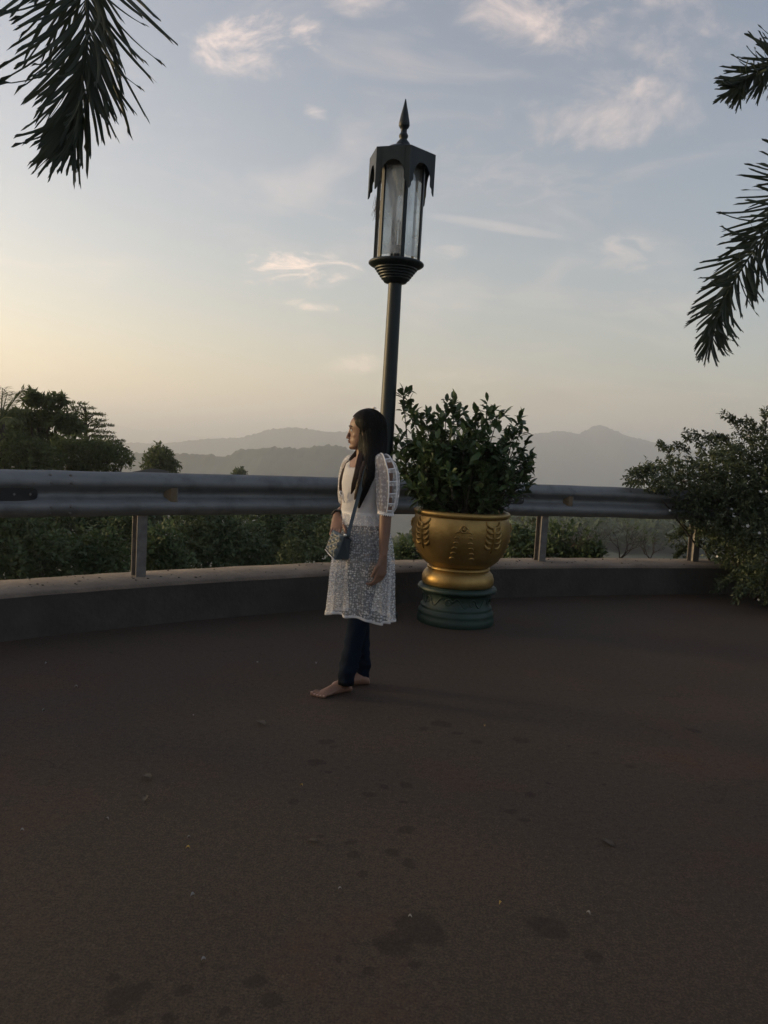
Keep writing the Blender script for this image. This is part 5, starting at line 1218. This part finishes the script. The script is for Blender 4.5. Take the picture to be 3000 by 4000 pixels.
    fall = [(1446, 1645, 4.255, .078, .083), (1449, 1675, 4.255, .083, .087), (1452, 1705, 4.25, .081, .087), (1454, 1740, 4.24, .077, .084), (1455, 1775, 4.215, .069, .080), (1448, 1805, 4.175, .056, .070), (1440, 1840, 4.13, .044, .050), (1430, 1880, 4.11, .033, .034), (1419, 1920, 4.105, .024, .022), (1409, 1955, 4.105, .014, .014), (1402, 1985, 4.11, .005, .006)]
    FR = []
    for x, y, Y, a, b in fall:
        c = Q(x, y, Y); q = np.arange(40) / 40 * 2 * math.pi; FR.append(c + (np.cos(q) * a)[:, None] * np.array([1, 0, 0]) + (np.sin(q) * b)[:, None] * np.array([0, 1, 0]))
    FR = np.array(FR); hm.loft(FR, True, True)
    def strand_set(mm, rings, count, rad, k0=0, jitter=.004):
        nr, nc = rings.shape[:2]; cen = rings.mean(1)
        for _ in range(count):
            ph = r.uniform(0, nc); e = nr - 1 - r.uniform(0, 1.6) if r.uniform() < .8 else r.uniform(nr * .5, nr - 1); st = r.uniform(0, k0); f_ = r.uniform(.93, 1.06); drift = r.normal(0, 1.2); pts = []
            for s in np.linspace(st, e, 16):
                i = min(int(s), nr - 2); w = s - i; jj = (ph + drift * s / nr) % nc; a = int(jj) % nc; a2 = (a + 1) % nc; fr = jj - int(jj); row0 = rings[i][a] * (1 - fr) + rings[i][a2] * fr; row1 = rings[i + 1][a] * (1 - fr) + rings[i + 1][a2] * fr
                p = row0 * (1 - w) + row1 * w; c = cen[i] * (1 - w) + cen[i + 1] * w; pts.append(c + (p - c) * f_ + r.normal(0, jitter * .25, 3))
            mm.tube(np.array(pts), np.linspace(rad, rad * .5, 16), 3, False)
    strand_set(hm, FR, 1100, .0010, .8, .001)
    for _ in range(900):                                          # strands combed back over the skull
        q = r.uniform(-2.7, 2.7); a0 = r.uniform(-.25, .25); pts = []
        t0, t1 = r.uniform(0, .5), math.pi * (.62 - .33 * max(0, math.cos(q)) ** .7) * r.uniform(.95, 1.0)
        for s in np.linspace(0, 1, 10):
            t = t0 * (1 - s) + t1 * s; qq = q + a0 * s * s; f_ = 1.005 + .012 * math.sin(s * 3 + q * 9)
            d = np.array([math.sin(t) * math.cos(qq), math.sin(t) * math.sin(qq), math.cos(t)]) * R3 * f_; pts.append(cap_c + hf * d[0] + hl * d[1] + np.array([0, 0, 1]) * d[2])
        hm.tube(np.array(pts), np.linspace(.0010, .0008, 10), 3, False)
    nF = len(FR); cF = FR.mean(1)
    for _ in range(900):                                          # long strands from the crown down into the fall
        q = r.choice([-1, 1]) * r.uniform(.95, math.pi); t0 = r.uniform(0, .35); pts = []; f_ = r.uniform(1.0, 1.035)
        for t in np.linspace(t0, math.pi * .44, 7):
            d = np.array([math.sin(t) * math.cos(q), math.sin(t) * math.sin(q), math.cos(t)]) * R3 * f_; pts.append(cap_c + hf * d[0] + hl * d[1] + np.array([0, 0, 1]) * d[2])
        wd = hf * math.cos(q) * R3[0] + hl * math.sin(q) * R3[1]; phi = (math.atan2(wd[1] / .087, wd[0] / .083) / (2 * math.pi) * 40) % 40; e = r.uniform(nF * .55, nF - 1.2); dr = r.normal(0, .8)
        for s in np.linspace(1.2, e, 15):
            i = min(int(s), nF - 2); w = s - i; jj = (phi + dr * s / nF) % 40; a = int(jj); fr = jj - a; a2 = (a + 1) % 40
            p = (FR[i][a] * (1 - fr) + FR[i][a2] * fr) * (1 - w) + (FR[i + 1][a] * (1 - fr) + FR[i + 1][a2] * fr) * w; c = cF[i] * (1 - w) + cF[i + 1] * w; pts.append(c + (p - c) * f_)
        hm.tube(np.array(pts), np.linspace(.0011, .0007, len(pts)), 3, False)
    hm.build('hair', M_hair, pe)
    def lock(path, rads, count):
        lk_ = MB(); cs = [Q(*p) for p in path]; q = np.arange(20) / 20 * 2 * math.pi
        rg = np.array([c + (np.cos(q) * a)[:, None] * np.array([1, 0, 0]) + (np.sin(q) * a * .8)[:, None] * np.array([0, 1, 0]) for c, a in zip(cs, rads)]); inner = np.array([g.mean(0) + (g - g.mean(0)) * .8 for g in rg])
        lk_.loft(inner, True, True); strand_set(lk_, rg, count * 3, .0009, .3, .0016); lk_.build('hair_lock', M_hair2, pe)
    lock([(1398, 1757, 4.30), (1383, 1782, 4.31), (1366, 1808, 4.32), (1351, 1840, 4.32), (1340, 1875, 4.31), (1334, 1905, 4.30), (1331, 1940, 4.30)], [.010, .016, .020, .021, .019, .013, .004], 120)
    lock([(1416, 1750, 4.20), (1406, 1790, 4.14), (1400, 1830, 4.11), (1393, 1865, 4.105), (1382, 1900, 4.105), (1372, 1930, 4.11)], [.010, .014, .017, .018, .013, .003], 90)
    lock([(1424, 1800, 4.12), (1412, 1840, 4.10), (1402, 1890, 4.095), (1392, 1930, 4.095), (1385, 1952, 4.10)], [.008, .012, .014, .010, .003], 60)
    MB().tube([H(-.03, .01, .226), H(-.04, .02, .231), H(-.052, .025, .228)], [.004, .006, .003], 6).build('hair_clip', M_silver, pe)
    # bracelet of dark knotted cords on the right wrist
    br = MB(); ax = RW - RE; ax /= np.linalg.norm(ax); u = np.cross(ax, (0, 0, 1)); u /= np.linalg.norm(u); w = np.cross(ax, u); c0 = RW - ax * .006
    for o in (-.007, .002, .010):
        br.tube([c0 + ax * o + (u * math.cos(q) + w * math.sin(q)) * (.0265 + .002 * math.sin(7 * q + o * 300)) for q in np.linspace(0, 2 * math.pi, 26)], .0042, 6)
    br.build('bracelet', M_dark, pe)
    # ---------------------------------------------------------------- handbag hanging at the front hip
    A, Bc, C, D = P(1303, 2070, 4.13), P(1347, 2092, 4.01), P(1310, 2188, 4.00), P(1274, 2148, 4.11)
    e = P(1374, 2104, 4.09) - Bc; e2 = P(1362, 2190, 4.08) - C
    o0 = C.copy(); bag = empty('handbag', o0, label='small dark quilted shoulder bag hanging at the front hip of the person', cat='handbag')
    nrm = np.cross(Bc - A, D - A); nrm /= np.linalg.norm(nrm); 
    if nrm[1] > 0: nrm = -nrm
    N = 40; V, F = [], []
    for i in range(N + 1):
        for k in range(N + 1):
            s, t = k / N, i / N; p = (A * (1 - s) + Bc * s) * (1 - t) + (D * (1 - s) + C * s) * t
            q = abs(math.sin((s * 1.0 + t * 1.6) * math.pi * 2.2)) * abs(math.sin((s * 1.0 - t * 1.6) * math.pi * 2.2)); ed = min(s, 1 - s, t, 1 - t) * 8
            V.append(p + nrm * (.009 * q ** .5 * min(1, ed) + .010 * min(1, ed) ** .5) - o0)
    for i in range(N):
        for k in range(N): a = i * (N + 1) + k; F.append((a, a + 1, a + N + 2, a + N + 1))
    MB().add(V, F).build('quilted_front', M_bag, bag)
    bx = np.array([A, Bc, C, D, A + e, Bc + e, C + e2, D + e2]) - o0
    g = MB().add(bx, [(1, 5, 6, 2), (5, 4, 7, 6), (4, 0, 3, 7), (0, 4, 5, 1), (3, 2, 6, 7), (0, 1, 2, 3)])
    go = g.build('gusset', M_bag, bag, smooth=False); bv = go.modifiers.new('b', 'BEVEL'); bv.width = .008; bv.segments = 3
    MB().tube(np.array([D, D * .5 + C * .5 + nrm * .004, C]) - o0 + nrm * .006, .0028, 6).build('piping', M_silver, bag)
    path = bez([P(1358, 2104, 4.03), P(1361, 2085, 4.02), P(1378, 2020, 4.05), P(1393, 1965, 4.075), P(1408, 1910, 4.082), P(1424, 1850, 4.085), P(1440, 1812, 4.11), P(1450, 1790, 4.19), P(1446, 1786, 4.28)], 40)
    T = np.gradient(path, axis=0); T /= np.linalg.norm(T, axis=1)[:, None]; rg = []
    for p, t in zip(path, T):
        w = np.cross(t, [0, 1.0, 0]); w /= np.linalg.norm(w); nn = np.cross(w, t); rg.append([p + w * .0095 + nn * .0015 - o0, p + w * .0095 - nn * .0015 - o0, p - w * .0095 - nn * .0015 - o0, p - w * .0095 + nn * .0015 - o0])
    MB().loft(rg, True, True).build('strap', M_bag, bag, smooth=False)
    cpt = P(1349, 2091, 4.0) - o0; kk = MB().lathe([(0, .004), (.005, .004), (.0075, .002), (.0078, 0)], 16, cap=False); kk.v = [np.stack([v[:, 0], -v[:, 2], v[:, 1]], 1) + cpt for v in kk.v]; kk.build('stud', M_silver, bag)
build_person()

# ================================================================== SMALL THINGS ON THE GROUND
def litter():
    r = np.random.default_rng(9); M_pet = mat('pale_petal', (0.24, 0.22, 0.20), .7); M_dry = mat('dry_leaf', (0.06, 0.045, 0.03), .8, vary=.4, scale=60); M_yel = mat('yellow_petal', (0.42, 0.28, 0.06), .7)
    pal = [(1002, 2592), (418, 2684 - 0), (165, 2785), (757, 2798), (100, 2690), (1230, 2595), (410, 3208), (1310, 3480)]
    def leafm(mt, L, W, nm):
        n = 7; V, F = [], []
        for i in range(n):
            s = i / (n - 1); w = W * math.sin(math.pi * min(1, s * .93 + .05)) ** .8; z = .003 + .006 * math.sin(s * 3); V += [(-w, s * L, z + .004), (0, s * L, z), (w, s * L, z + .005)]
        for i in range(n - 1): a = i * 3; F += [(a, a + 1, a + 4, a + 3), (a + 1, a + 2, a + 5, a + 4)]
        return MB().add(V, F).mesh(nm, mt)
    mp, md_, my = leafm(M_pet, .014, .0045, 'petal'), leafm(M_dry, .05, .014, 'leaf'), leafm(M_yel, .013, .004, 'petal')
    def put(nm, me, x, y, label, cat, group):
        g = G(x, y); o = link(nm, me); o.location = (g[0], g[1], .002); o.rotation_euler = (r.normal(0, .1), r.normal(0, .1), r.uniform(0, 6.3)); s = r.uniform(.8, 1.3); o.scale = (s, s, s); tag(o, label, cat, group)
    for x, y in [(1002, 2592), (165, 2785), (757, 2798), (175, 2598), (304, 2688), (1234, 2598), (410, 3208), (760, 3505), (1610, 3590), (2305, 3580), (1320, 3480), (805, 3755), (95, 3250), (730, 3280)]: put('fallen_petal', mp, x, y, 'tiny pale petal lying on the dark ground', 'petal', 'petals scattered on the ground')
    for x, y in [(560, 3140), (563, 3033), (1200, 3288), (1035, 2838), (2350, 3285)]: put('fallen_leaf', md_, x, y, 'small dry leaf lying on the dark ground', 'leaf', 'dry leaves scattered on the ground')
    for x, y in [(1890, 2840), (1172, 3075), (725, 3280 + 40), (1950, 3540)]: put('yellow_petal', my, x, y, 'tiny yellow petal lying on the dark ground', 'petal', 'yellow petals on the ground')
    # grit on the wall top
    m = MB()
    for _ in range(170):
        i = int(r.integers(12, 140)); o = r.uniform(.05, .45); p = WL[i] + WN[i] * o + WT[i] * r.uniform(-.05, .05); s = r.uniform(.003, .009); m.ellipsoid((p[0], p[1], WALL_H + .006), (s * r.uniform(.8, 1.8), s, s * .6), None, 6, 4)
    tag(m.build('grit', mat('dark_grit', (0.05, 0.04, 0.033), .9, vary=.5, scale=40)), 'dark grit and debris on the wall top', 'grit', kind='stuff')
    # flat dark slat lying on the rail
    a, b = P(2118, 1897, 7.62), P(2172, 1901, 7.68); c = (a + b) / 2; L = np.linalg.norm(b - a); d = (b - a) / L; rot = np.stack([d, np.cross([0, 0, 1], d), np.cross(d, np.cross([0, 0, 1], d))], 1)
    o = MB().box((0, 0, 0), (L, .05, .012), rot).build('wood_slat', mat('blackened_wood', (.02, .018, .016), .8), smooth=False); o.location = tuple(c); tag(o, 'thin dark slat lying on top of the guardrail right of the pot', 'slat')
litter()
